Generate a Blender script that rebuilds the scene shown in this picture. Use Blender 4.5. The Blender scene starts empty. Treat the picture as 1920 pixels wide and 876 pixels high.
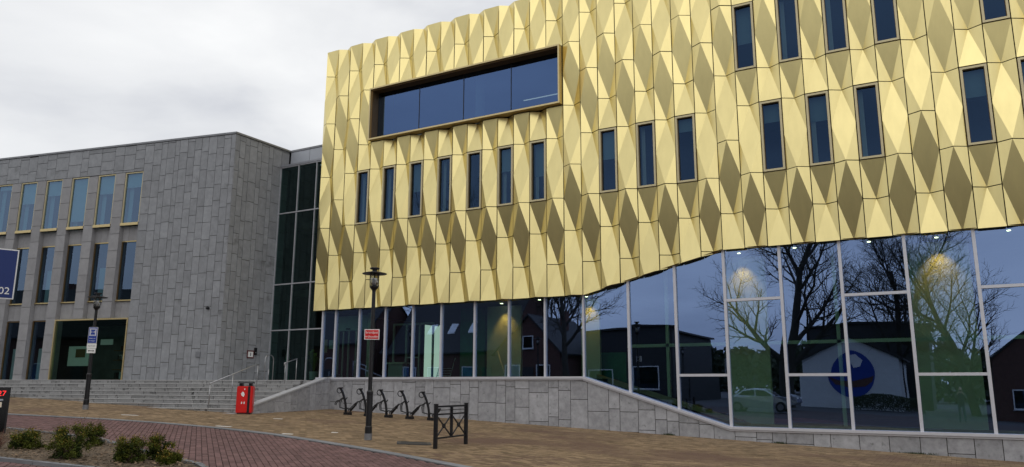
import bpy, bmesh, math, random
from mathutils import Vector, Matrix, noise
import numpy as np
random.seed(7)
R = math.radians
scene = bpy.context.scene
COL = scene.collection

# ------------------------------------------------------------------ camera
F_PX = 1443.137
YAW, PITCH, ROLL = .5181, .1986, .0045
CAMZ = 1.755
_f = Vector((-math.sin(YAW)*math.cos(PITCH), math.cos(YAW)*math.cos(PITCH), math.sin(PITCH)))
_r0 = Vector((math.cos(YAW), math.sin(YAW), 0)); _u0 = _r0.cross(_f)
_r = _r0*math.cos(ROLL) + _u0*math.sin(ROLL); _u = -_r0*math.sin(ROLL) + _u0*math.cos(ROLL)
cd = bpy.data.cameras.new('camera'); cam = bpy.data.objects.new('camera', cd); COL.objects.link(cam)
cd.sensor_width = 36; cd.sensor_fit = 'HORIZONTAL'; cd.lens = 36*F_PX/1920; cd.clip_end = 6000; cd.clip_start = .05
cam.matrix_world = Matrix(((_r.x, _u.x, -_f.x, 0), (_r.y, _u.y, -_f.y, 0), (_r.z, _u.z, -_f.z, CAMZ), (0, 0, 0, 1)))
scene.camera = cam

# ------------------------------------------------------------------ sky, sun, exposure
SUN_EL, SUN_AZ = R(52), R(142)          # soft sun behind thin cloud, behind the camera
world = bpy.data.worlds.new('World'); scene.world = world; world.use_nodes = True
nt = world.node_tree; N = nt.nodes; L = nt.links
bg = N['Background']; bg.inputs[1].default_value = 1.0
sky = N.new('ShaderNodeTexSky'); sky.sky_type = 'NISHITA'; sky.sun_disc = False
sky.sun_elevation = SUN_EL; sky.sun_rotation = SUN_AZ; sky.air_density = 1.0; sky.dust_density = 2.0
skys = N.new('ShaderNodeVectorMath'); skys.operation = 'SCALE'; skys.inputs['Scale'].default_value = .07
L.new(sky.outputs[0], skys.inputs[0])
tc = N.new('ShaderNodeTexCoord')
mp = N.new('ShaderNodeMapping'); mp.inputs['Scale'].default_value = (1, 1, 2.6); L.new(tc.outputs['Generated'], mp.inputs[0])
n1 = N.new('ShaderNodeTexNoise'); n1.inputs['Scale'].default_value = 2.6; n1.inputs['Detail'].default_value = 7; n1.inputs['Roughness'].default_value = .5; n1.inputs['Distortion'].default_value = .25
L.new(mp.outputs[0], n1.inputs['Vector'])
cr = N.new('ShaderNodeValToRGB'); e = cr.color_ramp.elements
e[0].position = .30; e[0].color = (.55, .57, .625, 1); e[1].position = .68; e[1].color = (.98, .985, .985, 1)
m_ = cr.color_ramp.elements.new(.5); m_.color = (.84, .85, .865, 1)
L.new(n1.outputs['Fac'], cr.inputs[0])
sep = N.new('ShaderNodeSeparateXYZ'); L.new(tc.outputs['Generated'], sep.inputs[0])
zr = N.new('ShaderNodeMapRange'); zr.inputs[1].default_value = 0; zr.inputs[2].default_value = 1; zr.inputs[3].default_value = .96; zr.inputs[4].default_value = 1.0
L.new(sep.outputs['Z'], zr.inputs[0])
cs = N.new('ShaderNodeVectorMath'); cs.operation = 'SCALE'; L.new(cr.outputs[0], cs.inputs[0]); L.new(zr.outputs[0], cs.inputs['Scale'])
mx = N.new('ShaderNodeMix'); mx.data_type = 'RGBA'; mx.inputs[0].default_value = .9
L.new(skys.outputs[0], mx.inputs[6]); L.new(cs.outputs[0], mx.inputs[7]); L.new(mx.outputs[2], bg.inputs[0])
sd = bpy.data.lights.new('sun', 'SUN'); sun = bpy.data.objects.new('sun', sd); COL.objects.link(sun)
sd.energy = .55; sd.angle = R(70); sd.color = (1, .97, .93)
# compass azimuth measured from +Y towards +X (as the sky texture does)
to_sun = Vector((math.sin(SUN_AZ)*math.cos(SUN_EL), math.cos(SUN_AZ)*math.cos(SUN_EL), math.sin(SUN_EL)))
sun.rotation_euler = to_sun.to_track_quat('Z', 'Y').to_euler(); sun.location = (0, -20, 40)
scene.view_settings.view_transform = 'Standard'; scene.view_settings.look = 'None'
scene.view_settings.exposure = 0.15; scene.view_settings.gamma = 1
scene.render.engine = 'CYCLES'
scene.cycles.max_bounces = 8; scene.cycles.transparent_max_bounces = 16

# ------------------------------------------------------------------ materials
def new_mat(name):
    m = bpy.data.materials.new(name); m.use_nodes = True
    return m, m.node_tree.nodes, m.node_tree.links, m.node_tree.nodes['Principled BSDF']
def mat(name, col, rough=.6, metal=0, var=.0, nscale=6, nvar=.15, bump=0, bscale=60, spec=.4, island=0, dirt=None, stretch=None):
    """base colour with noise mottling (nvar), per-object tone (var), per-island tone, bump, optional dirt (colour, threshold, scale)"""
    m, n, l, b = new_mat(name)
    b.inputs['Roughness'].default_value = rough; b.inputs['Metallic'].default_value = metal
    b.inputs['Specular IOR Level'].default_value = spec
    tc = n.new('ShaderNodeTexCoord'); src = tc.outputs['Object']
    oi = n.new('ShaderNodeObjectInfo')
    off = n.new('ShaderNodeVectorMath'); off.operation = 'ADD'
    sc = n.new('ShaderNodeVectorMath'); sc.operation = 'SCALE'; sc.inputs[0].default_value = (37, 71, 13); l.new(oi.outputs['Random'], sc.inputs['Scale'])
    l.new(src, off.inputs[0]); l.new(sc.outputs[0], off.inputs[1]); vec = off.outputs[0]
    if stretch:
        mp = n.new('ShaderNodeMapping'); mp.inputs['Scale'].default_value = stretch; l.new(vec, mp.inputs[0]); vec = mp.outputs[0]
    no = n.new('ShaderNodeTexNoise'); no.inputs['Scale'].default_value = nscale; no.inputs['Detail'].default_value = 8; no.inputs['Roughness'].default_value = .62
    l.new(vec, no.inputs['Vector'])
    mr = n.new('ShaderNodeMapRange'); mr.inputs[1].default_value = .25; mr.inputs[2].default_value = .75; mr.inputs[3].default_value = 1-nvar; mr.inputs[4].default_value = 1+nvar
    l.new(no.outputs['Fac'], mr.inputs[0]); val = mr.outputs[0]
    def mul(a, b_):
        q = n.new('ShaderNodeMath'); q.operation = 'MULTIPLY'; l.new(a, q.inputs[0]); l.new(b_, q.inputs[1]); return q.outputs[0]
    if var:
        v = n.new('ShaderNodeMapRange'); v.inputs[3].default_value = 1-var; v.inputs[4].default_value = 1+var; l.new(oi.outputs['Random'], v.inputs[0]); val = mul(val, v.outputs[0])
    if island:
        g = n.new('ShaderNodeNewGeometry'); ad = n.new('ShaderNodeMath'); ad.operation = 'ADD'; l.new(g.outputs['Random Per Island'], ad.inputs[0]); l.new(oi.outputs['Random'], ad.inputs[1])
        fr = n.new('ShaderNodeMath'); fr.operation = 'FRACT'; l.new(ad.outputs[0], fr.inputs[0])
        v = n.new('ShaderNodeMapRange'); v.inputs[3].default_value = 1-island; v.inputs[4].default_value = 1+island; l.new(fr.outputs[0], v.inputs[0]); val = mul(val, v.outputs[0])
    cs = n.new('ShaderNodeVectorMath'); cs.operation = 'SCALE'; cs.inputs[0].default_value = col; l.new(val, cs.inputs['Scale'])
    colout = cs.outputs[0]
    if dirt:
        dc, th, ds = dirt
        dn = n.new('ShaderNodeTexNoise'); dn.inputs['Scale'].default_value = ds; dn.inputs['Detail'].default_value = 6; dn.inputs['Roughness'].default_value = .6; l.new(vec, dn.inputs['Vector'])
        dr = n.new('ShaderNodeMapRange'); dr.inputs[1].default_value = th; dr.inputs[2].default_value = th+.12; l.new(dn.outputs['Fac'], dr.inputs[0])
        dm = n.new('ShaderNodeMix'); dm.data_type = 'RGBA'; l.new(dr.outputs[0], dm.inputs[0]); l.new(colout, dm.inputs[6]); dm.inputs[7].default_value = (*dc, 1); colout = dm.outputs[2]
    l.new(colout, b.inputs['Base Color'])
    if bump:
        bn = n.new('ShaderNodeTexNoise'); bn.inputs['Scale'].default_value = bscale; bn.inputs['Detail'].default_value = 5; l.new(vec, bn.inputs['Vector'])
        bp = n.new('ShaderNodeBump'); bp.inputs['Strength'].default_value = bump; bp.inputs['Distance'].default_value = .01; l.new(bn.outputs['Fac'], bp.inputs['Height']); l.new(bp.outputs[0], b.inputs['Normal'])
    return m
def glass(name, refl, base, trans, fres=.6, rough=0.0):
    m, n, l, b = new_mat(name); n.remove(b)
    out = [x for x in n if x.type == 'OUTPUT_MATERIAL'][0]
    t = n.new('ShaderNodeBsdfTransparent'); t.inputs[0].default_value = (*trans, 1)
    g = n.new('ShaderNodeBsdfGlossy'); g.inputs['Color'].default_value = (*refl, 1); g.inputs['Roughness'].default_value = rough
    fr = n.new('ShaderNodeFresnel'); fr.inputs[0].default_value = 1.5
    ma = n.new('ShaderNodeMath'); ma.operation = 'MULTIPLY_ADD'; ma.inputs[1].default_value = fres; ma.inputs[2].default_value = base; l.new(fr.outputs[0], ma.inputs[0])
    tc = n.new('ShaderNodeTexCoord'); no = n.new('ShaderNodeTexNoise'); no.inputs['Scale'].default_value = .9; no.inputs['Detail'].default_value = 1; l.new(tc.outputs['Object'], no.inputs[0])
    bp = n.new('ShaderNodeBump'); bp.inputs['Strength'].default_value = .04; bp.inputs['Distance'].default_value = .02; l.new(no.outputs['Fac'], bp.inputs['Height']); l.new(bp.outputs[0], g.inputs['Normal'])
    mi = n.new('ShaderNodeMixShader'); l.new(ma.outputs[0], mi.inputs[0]); l.new(t.outputs[0], mi.inputs[1]); l.new(g.outputs[0], mi.inputs[2]); l.new(mi.outputs[0], out.inputs[0])
    return m
def emit(name, col, s):
    m, n, l, b = new_mat(name); b.inputs['Base Color'].default_value = (*col, 1); b.inputs['Emission Color'].default_value = (*col, 1); b.inputs['Emission Strength'].default_value = s
    return m
M = {}
M['gold'] = mat('gold_anodised', (.80, .675, .312), .345, 1.0, var=.05, nscale=1.6, nvar=.07, bump=.05, bscale=1.2, stretch=(2.2, 2.2, .6))
M['gold_trim'] = mat('gold_trim', (.62, .50, .26), .42, .85, nvar=.06)
M['bronze'] = mat('bronze_lining', (.20, .13, .06), .45, .6, nvar=.1)
M['win_frame'] = mat('beige_frame', (.58, .50, .30), .45, .35, nvar=.05)
M['joint'] = mat('dark_joint', (.035, .028, .018), .8)
M['stone'] = mat('grey_stone', (.255, .263, .278), .62, var=.10, nscale=3.5, nvar=.2, bump=.12, bscale=70, spec=.3, dirt=((.13, .132, .137), .63, 1.1))
M['stone_pier'] = mat('grey_stone_pier', (.28, .277, .285), .62, var=.08, nscale=3.5, nvar=.13, bump=.1, bscale=70, spec=.3)
M['plinth'] = mat('plinth_stone', (.35, .35, .365), .6, var=.14, nscale=5, nvar=.28, bump=.1, bscale=60, spec=.3, dirt=((.2, .205, .2), .6, 7))
M['step'] = mat('step_stone', (.27, .268, .266), .7, var=.2, nscale=5, nvar=.18, bump=.1, dirt=((.06, .06, .058), .57, 3.2))
M['step_nose'] = mat('step_nosing', (.38, .376, .372), .7, nscale=5, nvar=.14, dirt=((.22, .22, .21), .62, 2.5))
M['coping'] = mat('stone_coping', (.42, .42, .43), .6, nvar=.1, nscale=4)
M['alu_link'] = mat('link_aluminium', (.42, .43, .46), .45, .3)
M['alu'] = mat('white_aluminium', (.62, .62, .66), .4, .25, nvar=.04)
M['alu_dark'] = mat('grey_aluminium', (.30, .31, .34), .45, .4, nvar=.05)
M['fascia'] = mat('fascia_grey', (.40, .42, .46), .45, .2, nvar=.04)
M['roofmetal'] = mat('roof_edge', (.22, .225, .24), .5, .4)
M['brick_y'] = mat('yellow_paver', (.222, .158, .096), .85, nscale=.8, nvar=.18, island=.36, spec=.12, dirt=((.150, .098, .070), .50, .3))
M['brick_r'] = mat('red_paver', (.150, .086, .080), .82, nscale=.5, nvar=.18, island=.24, spec=.25)
M['bed_y'] = mat('sand_joint', (.07, .053, .034), .95, nscale=3)
M['bed_r'] = mat('dark_joint_sand', (.062, .045, .042), .95, nscale=3)
M['kerb'] = mat('concrete_kerb', (.20, .205, .215), .8, var=.1, nvar=.15, bump=.1)
M['soil'] = mat('soil', (.13, .095, .062), .95, nscale=9, nvar=.5, bump=.8, bscale=25)
M['mulch'] = mat('mulch_chip', (.165, .112, .068), .95, island=.75)
M['asphalt'] = mat('asphalt', (.06, .06, .062), .9, nscale=2, nvar=.2)
M['black'] = mat('black_paint', (.012, .012, .014), .38, .1, nvar=.05)
M['red'] = mat('red_paint', (.62, .012, .010), .38, nvar=.04)
M['steel'] = mat('brushed_steel', (.34, .34, .35), .35, .85)
M['white'] = mat('white_paint', (.78, .78, .76), .5, nvar=.05)
M['blue'] = mat('sign_blue', (.010, .045, .30), .4, nvar=.04)
M['navy'] = mat('sign_navy', (.006, .024, .14), .4, nvar=.04)
M['sign_red'] = mat('sign_red', (.60, .015, .015), .4)
M['cream'] = mat('cream_print', (.72, .66, .52), .6)
M['lantern'] = glass('lantern_glass', (.9, .9, .9), .12, (.75, .77, .78))
M['diff'] = mat('frosted_lamp', (.75, .75, .74), .5)
M['led'] = emit('red_led', (1, .03, .03), .9)
M['glassG'] = glass('ground_floor_glass', (.40, .57, .98), .37, (.50, .76, .60))
M['glassU'] = glass('solar_glass', (.20, .37, .70), .09, (.36, .46, .48), .45)
M['glassL'] = glass('long_window_glass', (.28, .48, 1.0), .20, (.2, .28, .3), .5)
M['glassB'] = glass('office_glass', (.40, .58, .88), .17, (.45, .62, .64), .5)
M['glassC'] = glass('link_glass', (.32, .48, .50), .14, (.26, .40, .36), .3)
M['blind'] = mat('pale_blind', (.40, .52, .56), .8, nvar=.04)
M['room'] = mat('dark_room', (.045, .05, .05), .9)
M['floor_in'] = mat('interior_floor', (.030, .045, .032), .5)
M['ceil_in'] = mat('interior_ceiling', (.10, .105, .11), .8)
M['pale_wall'] = mat('pale_interior_wall', (.74, .78, .74), .8, nvar=.05)
M['green_wall'] = mat('green_interior_wall', (.03, .22, .12), .8)
M['wood'] = mat('pale_wood', (.45, .36, .24), .6, nvar=.15)
M['down'] = emit('downlight', (1, .86, .62), 9)
M['leaf'] = mat('shrub_leaf', (.075, .088, .014), .7, island=.5, spec=.1)
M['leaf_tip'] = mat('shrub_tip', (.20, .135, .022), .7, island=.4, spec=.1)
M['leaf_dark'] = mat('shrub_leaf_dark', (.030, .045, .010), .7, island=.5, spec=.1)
M['twig'] = mat('twig', (.10, .065, .045), .9)
M['bark'] = mat('bark', (.045, .040, .034), .95, nscale=12, nvar=.35, bump=.5, bscale=30)
M['far'] = mat('far_foliage', (.045, .055, .03), .9, island=.5)
M['pine'] = mat('conifer', (.030, .050, .028), .8, island=.5)
M['hedge'] = mat('hedge_leaf', (.05, .065, .03), .8, island=.5)
M['render'] = mat('white_render', (.66, .68, .66), .85, nvar=.06)
M['housebrick'] = mat('house_brick', (.10, .048, .038), .9, nscale=8, nvar=.25)
M['rooftile'] = mat('roof_tile', (.03, .029, .03), .7, nscale=9, nvar=.3)
M['darkclad'] = mat('dark_cladding', (.03, .03, .033), .7, nvar=.2)
M['carpaint'] = mat('silver_paint', (.40, .42, .44), .25, .6, nvar=.02)
M['rubber'] = mat('rubber', (.015, .015, .015), .8)
M['plantleaf'] = mat('indoor_leaf', (.22, .30, .06), .6, island=.3)
M['skin'] = mat('skin', (.50, .32, .24), .6)
M['cloth'] = mat('dark_jacket', (.03, .035, .05), .85)
M['denim'] = mat('denim', (.04, .06, .11), .85)
M['hair'] = mat('hair', (.05, .035, .025), .8)

# ------------------------------------------------------------------ mesh helpers
class MB:
    def __init__(s): s.v = []; s.f = []
    def poly(s, pts):
        i = len(s.v); s.v += [tuple(p) for p in pts]; s.f.append(tuple(range(i, i+len(pts)))); return s
    def hexa(s, p):          # 8 points: bottom 4 ccw then top 4
        i = len(s.v); s.v += [tuple(q) for q in p]
        for q in ((3, 2, 1, 0), (4, 5, 6, 7), (0, 1, 5, 4), (1, 2, 6, 5), (2, 3, 7, 6), (3, 0, 4, 7)): s.f.append(tuple(i+k for k in q))
        return s
    def box(s, x0, x1, y0, y1, z0, z1):
        return s.hexa([(x0, y0, z0), (x1, y0, z0), (x1, y1, z0), (x0, y1, z0), (x0, y0, z1), (x1, y0, z1), (x1, y1, z1), (x0, y1, z1)])
    def prism(s, pts, a, b, axis='y'):     # polygon in the two other axes, extruded from a to b
        def P(p, t):
            return {'y': (p[0], t, p[1]), 'x': (t, p[0], p[1]), 'z': (p[0], p[1], t)}[axis]
        i = len(s.v); n = len(pts)
        s.v += [P(p, a) for p in pts] + [P(p, b) for p in pts]
        s.f.append(tuple(range(i, i+n))); s.f.append(tuple(range(i+2*n-1, i+n-1, -1)))
        for k in range(n):
            k2 = (k+1) % n; s.f.append((i+k2, i+k, i+n+k, i+n+k2))
        return s
    def tube(s, pts, rad, seg=8, cap=True, closed=False):
        pts = [Vector(p) for p in pts]; n = len(pts)
        rs = rad if isinstance(rad, (list, tuple)) else [rad]*n
        i0 = len(s.v); up = None
        for k, p in enumerate(pts):
            if closed: d = pts[(k+1) % n]-pts[k-1]
            else: d = pts[min(k+1, n-1)]-pts[max(k-1, 0)]
            d = d.normalized() if d.length > 1e-9 else Vector((0, 0, 1))
            if up is None: up = Vector((0, 0, 1)) if abs(d.z) < .9 else Vector((1, 0, 0))
            a = d.cross(up)
            if a.length < 1e-6: a = d.orthogonal()
            a.normalize(); b = a.cross(d).normalized(); up = b
            for q in range(seg):
                t = 2*math.pi*q/seg; s.v.append(tuple(p + (a*math.cos(t)+b*math.sin(t))*rs[k]))
        for k in range(n if closed else n-1):
            for q in range(seg):
                q2 = (q+1) % seg; k2 = (k+1) % n
                s.f.append((i0+k*seg+q, i0+k*seg+q2, i0+k2*seg+q2, i0+k2*seg+q))
        if cap and not closed:
            s.f.append(tuple(i0+q for q in range(seg-1, -1, -1))); s.f.append(tuple(i0+(n-1)*seg+q for q in range(seg)))
        return s
    def lathe(s, prof, seg=20, c=(0, 0)):   # prof: (radius, z)
        i0 = len(s.v); n = len(prof)
        for r_, z in prof:
            for q in range(seg):
                t = 2*math.pi*q/seg; s.v.append((c[0]+r_*math.cos(t), c[1]+r_*math.sin(t), z))
        for k in range(n-1):
            for q in range(seg):
                q2 = (q+1) % seg; s.f.append((i0+k*seg+q, i0+k*seg+q2, i0+(k+1)*seg+q2, i0+(k+1)*seg+q))
        s.f.append(tuple(i0+q for q in range(seg-1, -1, -1))); s.f.append(tuple(i0+(n-1)*seg+q for q in range(seg)))
        return s
    def bar(s, a, b, w, h):                 # rectangular bar between two points
        a = Vector(a); b = Vector(b); d = (b-a).normalized()
        up = Vector((0, 0, 1)) if abs(d.z) < .95 else Vector((0, 1, 0))
        x = d.cross(up).normalized()*w/2; y = x.cross(d).normalized()*h/2
        return s.hexa([a-x-y, a+x-y, a+x+y, a-x+y, b-x-y, b+x-y, b+x+y, b-x+y])
    def mesh(s, name, m, smooth=False):
        me = bpy.data.meshes.new(name); me.from_pydata(s.v, [], s.f); me.update()
        if m: me.materials.append(m)
        if smooth: me.polygons.foreach_set('use_smooth', [True]*len(me.polygons)); 
        return me
    def build(s, name, m, parent=None, smooth=False, loc=None, rot=None):
        me = s.mesh(name, m, smooth); return put(name, me, parent, loc, rot)
def put(name, me, parent=None, loc=None, rot=None):
    o = bpy.data.objects.new(name, me); COL.objects.link(o)
    if parent: o.parent = parent
    if loc: o.location = loc
    if rot: o.rotation_euler = rot
    return o
def tag(o, label, cat, group=None):
    o['label'] = label; o['category'] = cat
    if group: o['group'] = group
    return o
def thing(name, label, cat, loc=(0, 0, 0), rz=0, group=None):
    o = bpy.data.objects.new(name, None); COL.objects.link(o); o.location = loc; o.rotation_euler = (0, 0, rz); o.empty_display_size = .3
    return tag(o, label, cat, group)
def struct(o): o['kind'] = 'structure'; return o
def stuff(o): o['kind'] = 'stuff'; return o
def fix(o):
    bm = bmesh.new(); bm.from_mesh(o.data); bmesh.ops.recalc_face_normals(bm, faces=bm.faces); bm.to_mesh(o.data); bm.free(); return o
def copy_tree(o, parent=None):
    c = o.copy(); COL.objects.link(c)
    if parent: c.parent = parent
    for ch in list(o.children): copy_tree(ch, c)
    return c
def text(name, body, size, m, parent, loc, rot, align='CENTER', extrude=.002, sx=1.0):
    cu = bpy.data.curves.new(name, 'FONT'); cu.body = body; cu.size = size; cu.align_x = align; cu.align_y = 'CENTER'; cu.extrude = extrude
    t = bpy.data.objects.new(name, cu); COL.objects.link(t)
    dg = bpy.context.evaluated_depsgraph_get(); me = bpy.data.meshes.new_from_object(t.evaluated_get(dg))
    bpy.data.objects.remove(t); me.materials.clear(); me.materials.append(m)
    o = put(name, me, parent, loc, rot); o.scale = (sx, 1, 1); return o

# ------------------------------------------------------------------ ground
GA, GB = .0548, -.0395
def gz(x):
    x = max(-34.0, min(7.0, x)); return GA + GB*x
KERB = [(-60, -4), (-45, 3), (-34, 7.9), (-27, 10.9), (-23.63, 12.26), (-22.12, 12.9), (-20.64, 13.5), (-19.0, 13.88), (-17.4, 14.08), (-15.92, 14.08), (-14.5, 13.93), (-12.7, 13.53), (-10.75, 13.03), (-8.99, 12.47), (-8.0, 12.13), (-5, 11.1), (0, 9.4), (10, 6), (40, -4)]
def kerb_y(x):
    for (x0, y0), (x1, y1) in zip(KERB, KERB[1:]):
        if x0 <= x <= x1:
            return y0+(y1-y0)*(x-x0)/(x1-x0)
    return KERB[0][1] if x < KERB[0][0] else KERB[-1][1]
def gridsheet(xs, ys, dz):
    b = MB(); b.v = [(x, y, gz(x)+dz) for y in ys for x in xs]; n = len(xs)
    b.f = [(j*n+i, j*n+i+1, (j+1)*n+i+1, (j+1)*n+i) for j in range(len(ys)-1) for i in range(n-1)]
    return b
struct(gridsheet([-3000, -300, -60, -34, -20, -8, 7, 60, 300, 3000], [-3000, -300, -60, -20, 0, 20, 60, 300, 3000], -.055).build('ground', M['asphalt']))
# plaza base and road base (jointing sand below the paving bricks)
xs = [x for x in np.arange(-40, 12.01, 1.0)]
b = MB(); nx = len(xs)
b.v = [(x, kerb_y(x)+.05, gz(x)-.022) for x in xs]+[(x, 26.0, gz(x)-.022) for x in xs]
b.f = [(i, i+1, nx+i+1, nx+i) for i in range(nx-1)]
plaza = struct(b.build('plaza_pavement', M['bed_y']))
xs = [x for x in np.arange(-45, 30.01, 1.0)]; nx = len(xs); b = MB()
b.v = [(x, min(-4, kerb_y(x)-3), gz(x)-.024) for x in xs]+[(x, kerb_y(x)-.05, gz(x)-.024) for x in xs]
b.f = [(i, i+1, nx+i+1, nx+i) for i in range(nx-1)]
road = struct(b.build('road', M['bed_r']))
BED = [(-18.7, 9.9), (-17.1, 10.02), (-15.5, 10.03), (-13.7, 9.5), (-11.6, 8.98), (-10.75, 8.78), (-10.2, 8.5), (-10.05, 8.1), (-10.4, 7.72), (-11.2, 7.45), (-12.2, 7.27), (-13.43, 7.07), (-15.2, 6.85), (-18.0, 6.9), (-20.5, 7.6), (-20.8, 9.2)]
def inside(p, poly):
    c = False; x, y = p
    for i in range(len(poly)):
        x0, y0 = poly[i]; x1, y1 = poly[i-1]
        if (y0 > y) != (y1 > y) and x < (x1-x0)*(y-y0)/(y1-y0)+x0: c = not c
    return c
def view(p):
    d = Vector((p[0], p[1], p[2]-CAMZ)); w = d.dot(_f)
    if w < .1: return None
    return 960+F_PX*d.dot(_r)/w, 438-F_PX*d.dot(_u)/w
def pavers(name, cells, ang, lx, ly, m, parent, gap=.010, hgt=.02):
    ca, sa = math.cos(ang), math.sin(ang)
    near = []; rest = []
    for c in cells:
        p = view((c[0], c[1], gz(c[0])))
        vis = p is not None and -20 < p[0] < 1940 and 600 < p[1] < 872
        (near if vis else rest).append(c)
    near.sort(key=lambda c: c[0]**2+c[1]**2)
    rest += near[300:]; near = near[:300]
    hx, hy = lx/2-gap/2, ly/2-gap/2; bv = .004
    def verts(cx, cy, jz, sl):
        out = []
        for (ex, ey, z) in [(hx, hy, -.02), (hx, hy, -bv), (hx-bv, hy-bv, 0)]:
            for sx_, sy_ in ((-1, -1), (1, -1), (1, 1), (-1, 1)):
                x = cx+ca*sx_*ex-sa*sy_*ey; y = cy+sa*sx_*ex+ca*sy_*ey
                out.append((x, y, z+jz+sl(x)))
        return out
    F = [(8, 9, 10, 11)]+[(4+i, 4+(i+1) % 4, 8+(i+1) % 4, 8+i) for i in range(4)]+[(i, (i+1) % 4, 4+(i+1) % 4, 4+i) for i in range(4)]
    b = MB(); i0 = 0
    for cx, cy in rest:
        b.v += verts(cx, cy, random.uniform(-.003, .003), gz); b.f += [tuple(q+i0 for q in f) for f in F]; i0 += 12
    o = b.build(name+'_field', m, parent); stuff(o)
    one = MB(); one.v = verts(0, 0, 0, lambda x: GB*x); one.f = F; me = one.mesh(name, m)
    for cx, cy in near:
        q = put(name, me, parent); q.location = (cx, cy, gz(cx)+random.uniform(-.003, .003))
cells = []
row = 0; y = 8.0
while y < 24.2:
    x = -32.0 + (.11 if row % 2 else 0)
    while x < 7.5:
        cx = x+random.uniform(-.003, .003)
        if y > kerb_y(cx)+.17 and not (y > 23.75 and cx > -22):
            p = view((cx, y, gz(cx)))
            if p and -60 < p[0] < 2080 and p[1] < 960: cells.append((cx, y))
        x += .22
    y += .112; row += 1
pavers('paving_brick', cells, 0, .22, .112, M['brick_y'], plaza)
cells = []
A = math.atan2(.62, -.78); ca, sa = math.cos(A), math.sin(A)
for j in range(-260, 260):
    for i in range(-110, 110):
        s_ = (i+(.5 if j % 2 else 0))*.215; t_ = j*.108
        x = -13+ca*s_-sa*t_; y = 10.5+sa*s_+ca*t_
        if -34 < x < 2 and y < kerb_y(x)-.17:
            if inside((x, y), BED): continue
            p = view((x, y, gz(x)))
            if p and -60 < p[0] < 1980 and p[1] < 960: cells.append((x, y))
pavers('road_brick', cells, A, .215, .108, M['brick_r'], road)
# kerb between plaza and road
kerb = struct(put('kerb', None))
def kerb_run(pts, w, h, seglen, parent, name, m, closed=False):
    # resample
    P = [Vector((*p, 0)) for p in pts]
    if closed: P.append(P[0])
    out = [P[0]]; acc = 0
    for a, c in zip(P, P[1:]):
        d = (c-a).length; t = seglen-acc
        while t <= d:
            out.append(a+(c-a)*(t/d)); t += seglen
        acc = (acc+d) % seglen
    if closed: out.append(P[0])
    nrm = []
    for i in range(len(out)):
        d = out[min(i+1, len(out)-1)]-out[max(i-1, 0)]; d.normalize(); nrm.append(Vector((-d.y, d.x, 0)))
    for i in range(len(out)-1):
        a, c = out[i], out[i+1]; g = (c-a).normalized()*.005
        q = [a-nrm[i]*w/2+g, c-nrm[i+1]*w/2-g, c+nrm[i+1]*w/2-g, a+nrm[i]*w/2+g]
        MB().hexa([(v.x, v.y, gz(v.x)-.15) for v in q]+[(v.x, v.y, gz(v.x)+h) for v in q]).build(name, m, parent)
kerb_run([p for p in KERB if -36 < p[0] < 6], .24, .012, .9, kerb, 'kerb_stone', M['kerb'])
# dark gully line on the road side
kerb_run([(x, y-.155) for x, y in KERB if -36 < x < 6], .05, .002, .9, kerb, 'gully_strip', M['asphalt'])
# ------------------------------------------------------------------ planting bed
bedk = struct(put('planting_bed_edge', None))
kerb_run(BED, .11, .055, .8, bedk, 'edging_stone', M['kerb'], closed=True)
b = MB(); c = Vector((-14.6, 8.4, 0)); gx = []
for ring in range(7):
    k = 1-ring/6.5
    for p in BED:
        q = Vector((p[0], p[1], 0))*k + c*(1-k)
        b.v.append((q.x, q.y, gz(q.x)+.02+.045*(1-k**3)+.03*noise.noise(Vector((q.x*2.1, q.y*2.1, 0)))))
nb = len(BED)
for ring in range(6):
    for i in range(nb): b.f.append((ring*nb+i, ring*nb+(i+1) % nb, (ring+1)*nb+(i+1) % nb, (ring+1)*nb+i))
b.f.append(tuple(6*nb+i for i in range(nb)))
soil = struct(fix(b.build('planting_bed_soil', M['soil'], smooth=True)))
def bed_z(x, y): return gz(x)+.07
b = MB()
for _ in range(9000):
    x = random.uniform(-19, -10.2); y = random.uniform(7, 10)
    if not inside((x, y), BED): continue
    # distance from edge lowers the surface
    z = gz(x)+.05+random.uniform(.0, .05); s_ = random.uniform(.008, .042); a = random.uniform(0, 6.28); tilt = random.uniform(-.5, .5)
    dx, dy = math.cos(a)*s_, math.sin(a)*s_
    b.poly([(x-dx, y-dy, z), (x+dy*.5, y-dx*.5, z+tilt*s_*.5), (x+dx, y+dy, z+tilt*s_), (x-dy*.5, y+dx*.5, z+.004)])
stuff(b.build('bark_mulch', M['mulch'], soil))

# ------------------------------------------------------------------ gold building
W, HL, D0, Z0, XB0 = .68, 1.14838, 23.66, 16.337, -22.963
YG = 23.86                      # glazing plane of the ground floor
NCOL = 42; DEP = .205
def XB(i): return XB0+W*i
def ZL(n): return Z0+n*HL
gold = thing('gold_building', 'public building clad in folded gold metal panels above a glazed ground floor', 'building', (-8, D0, 0))
GO = Vector(gold.location)
def gpart(name, mb, m, parent=None, **k):
    """mesh given in world coordinates, parented under the gold building (or under one of its parts at the same origin)"""
    mb.v = [(x-GO.x, y-GO.y, z-GO.z) for x, y, z in mb.v]
    return mb.build(name, m, parent or gold, **k)
WIN = {}                        # column -> list of (top level, bottom level)
for c_ in list(range(3, 16, 2))+[19, 21, 23, 27, 29, 31, 35, 37, 39]: WIN.setdefault(c_, []).append((-5, -7))
for c_ in [26, 28, 30, 32, 36, 38]: WIN.setdefault(c_, []).append((-2, -4))
LONG = (4, 17)                  # columns of the long window, levels -2 .. -4
def bottom(bd):                 # level of the lower edge at a column boundary
    if bd <= 18: return -10.0
    if bd >= 25: return -9.0
    return -10+(bd-18)/7
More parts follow.
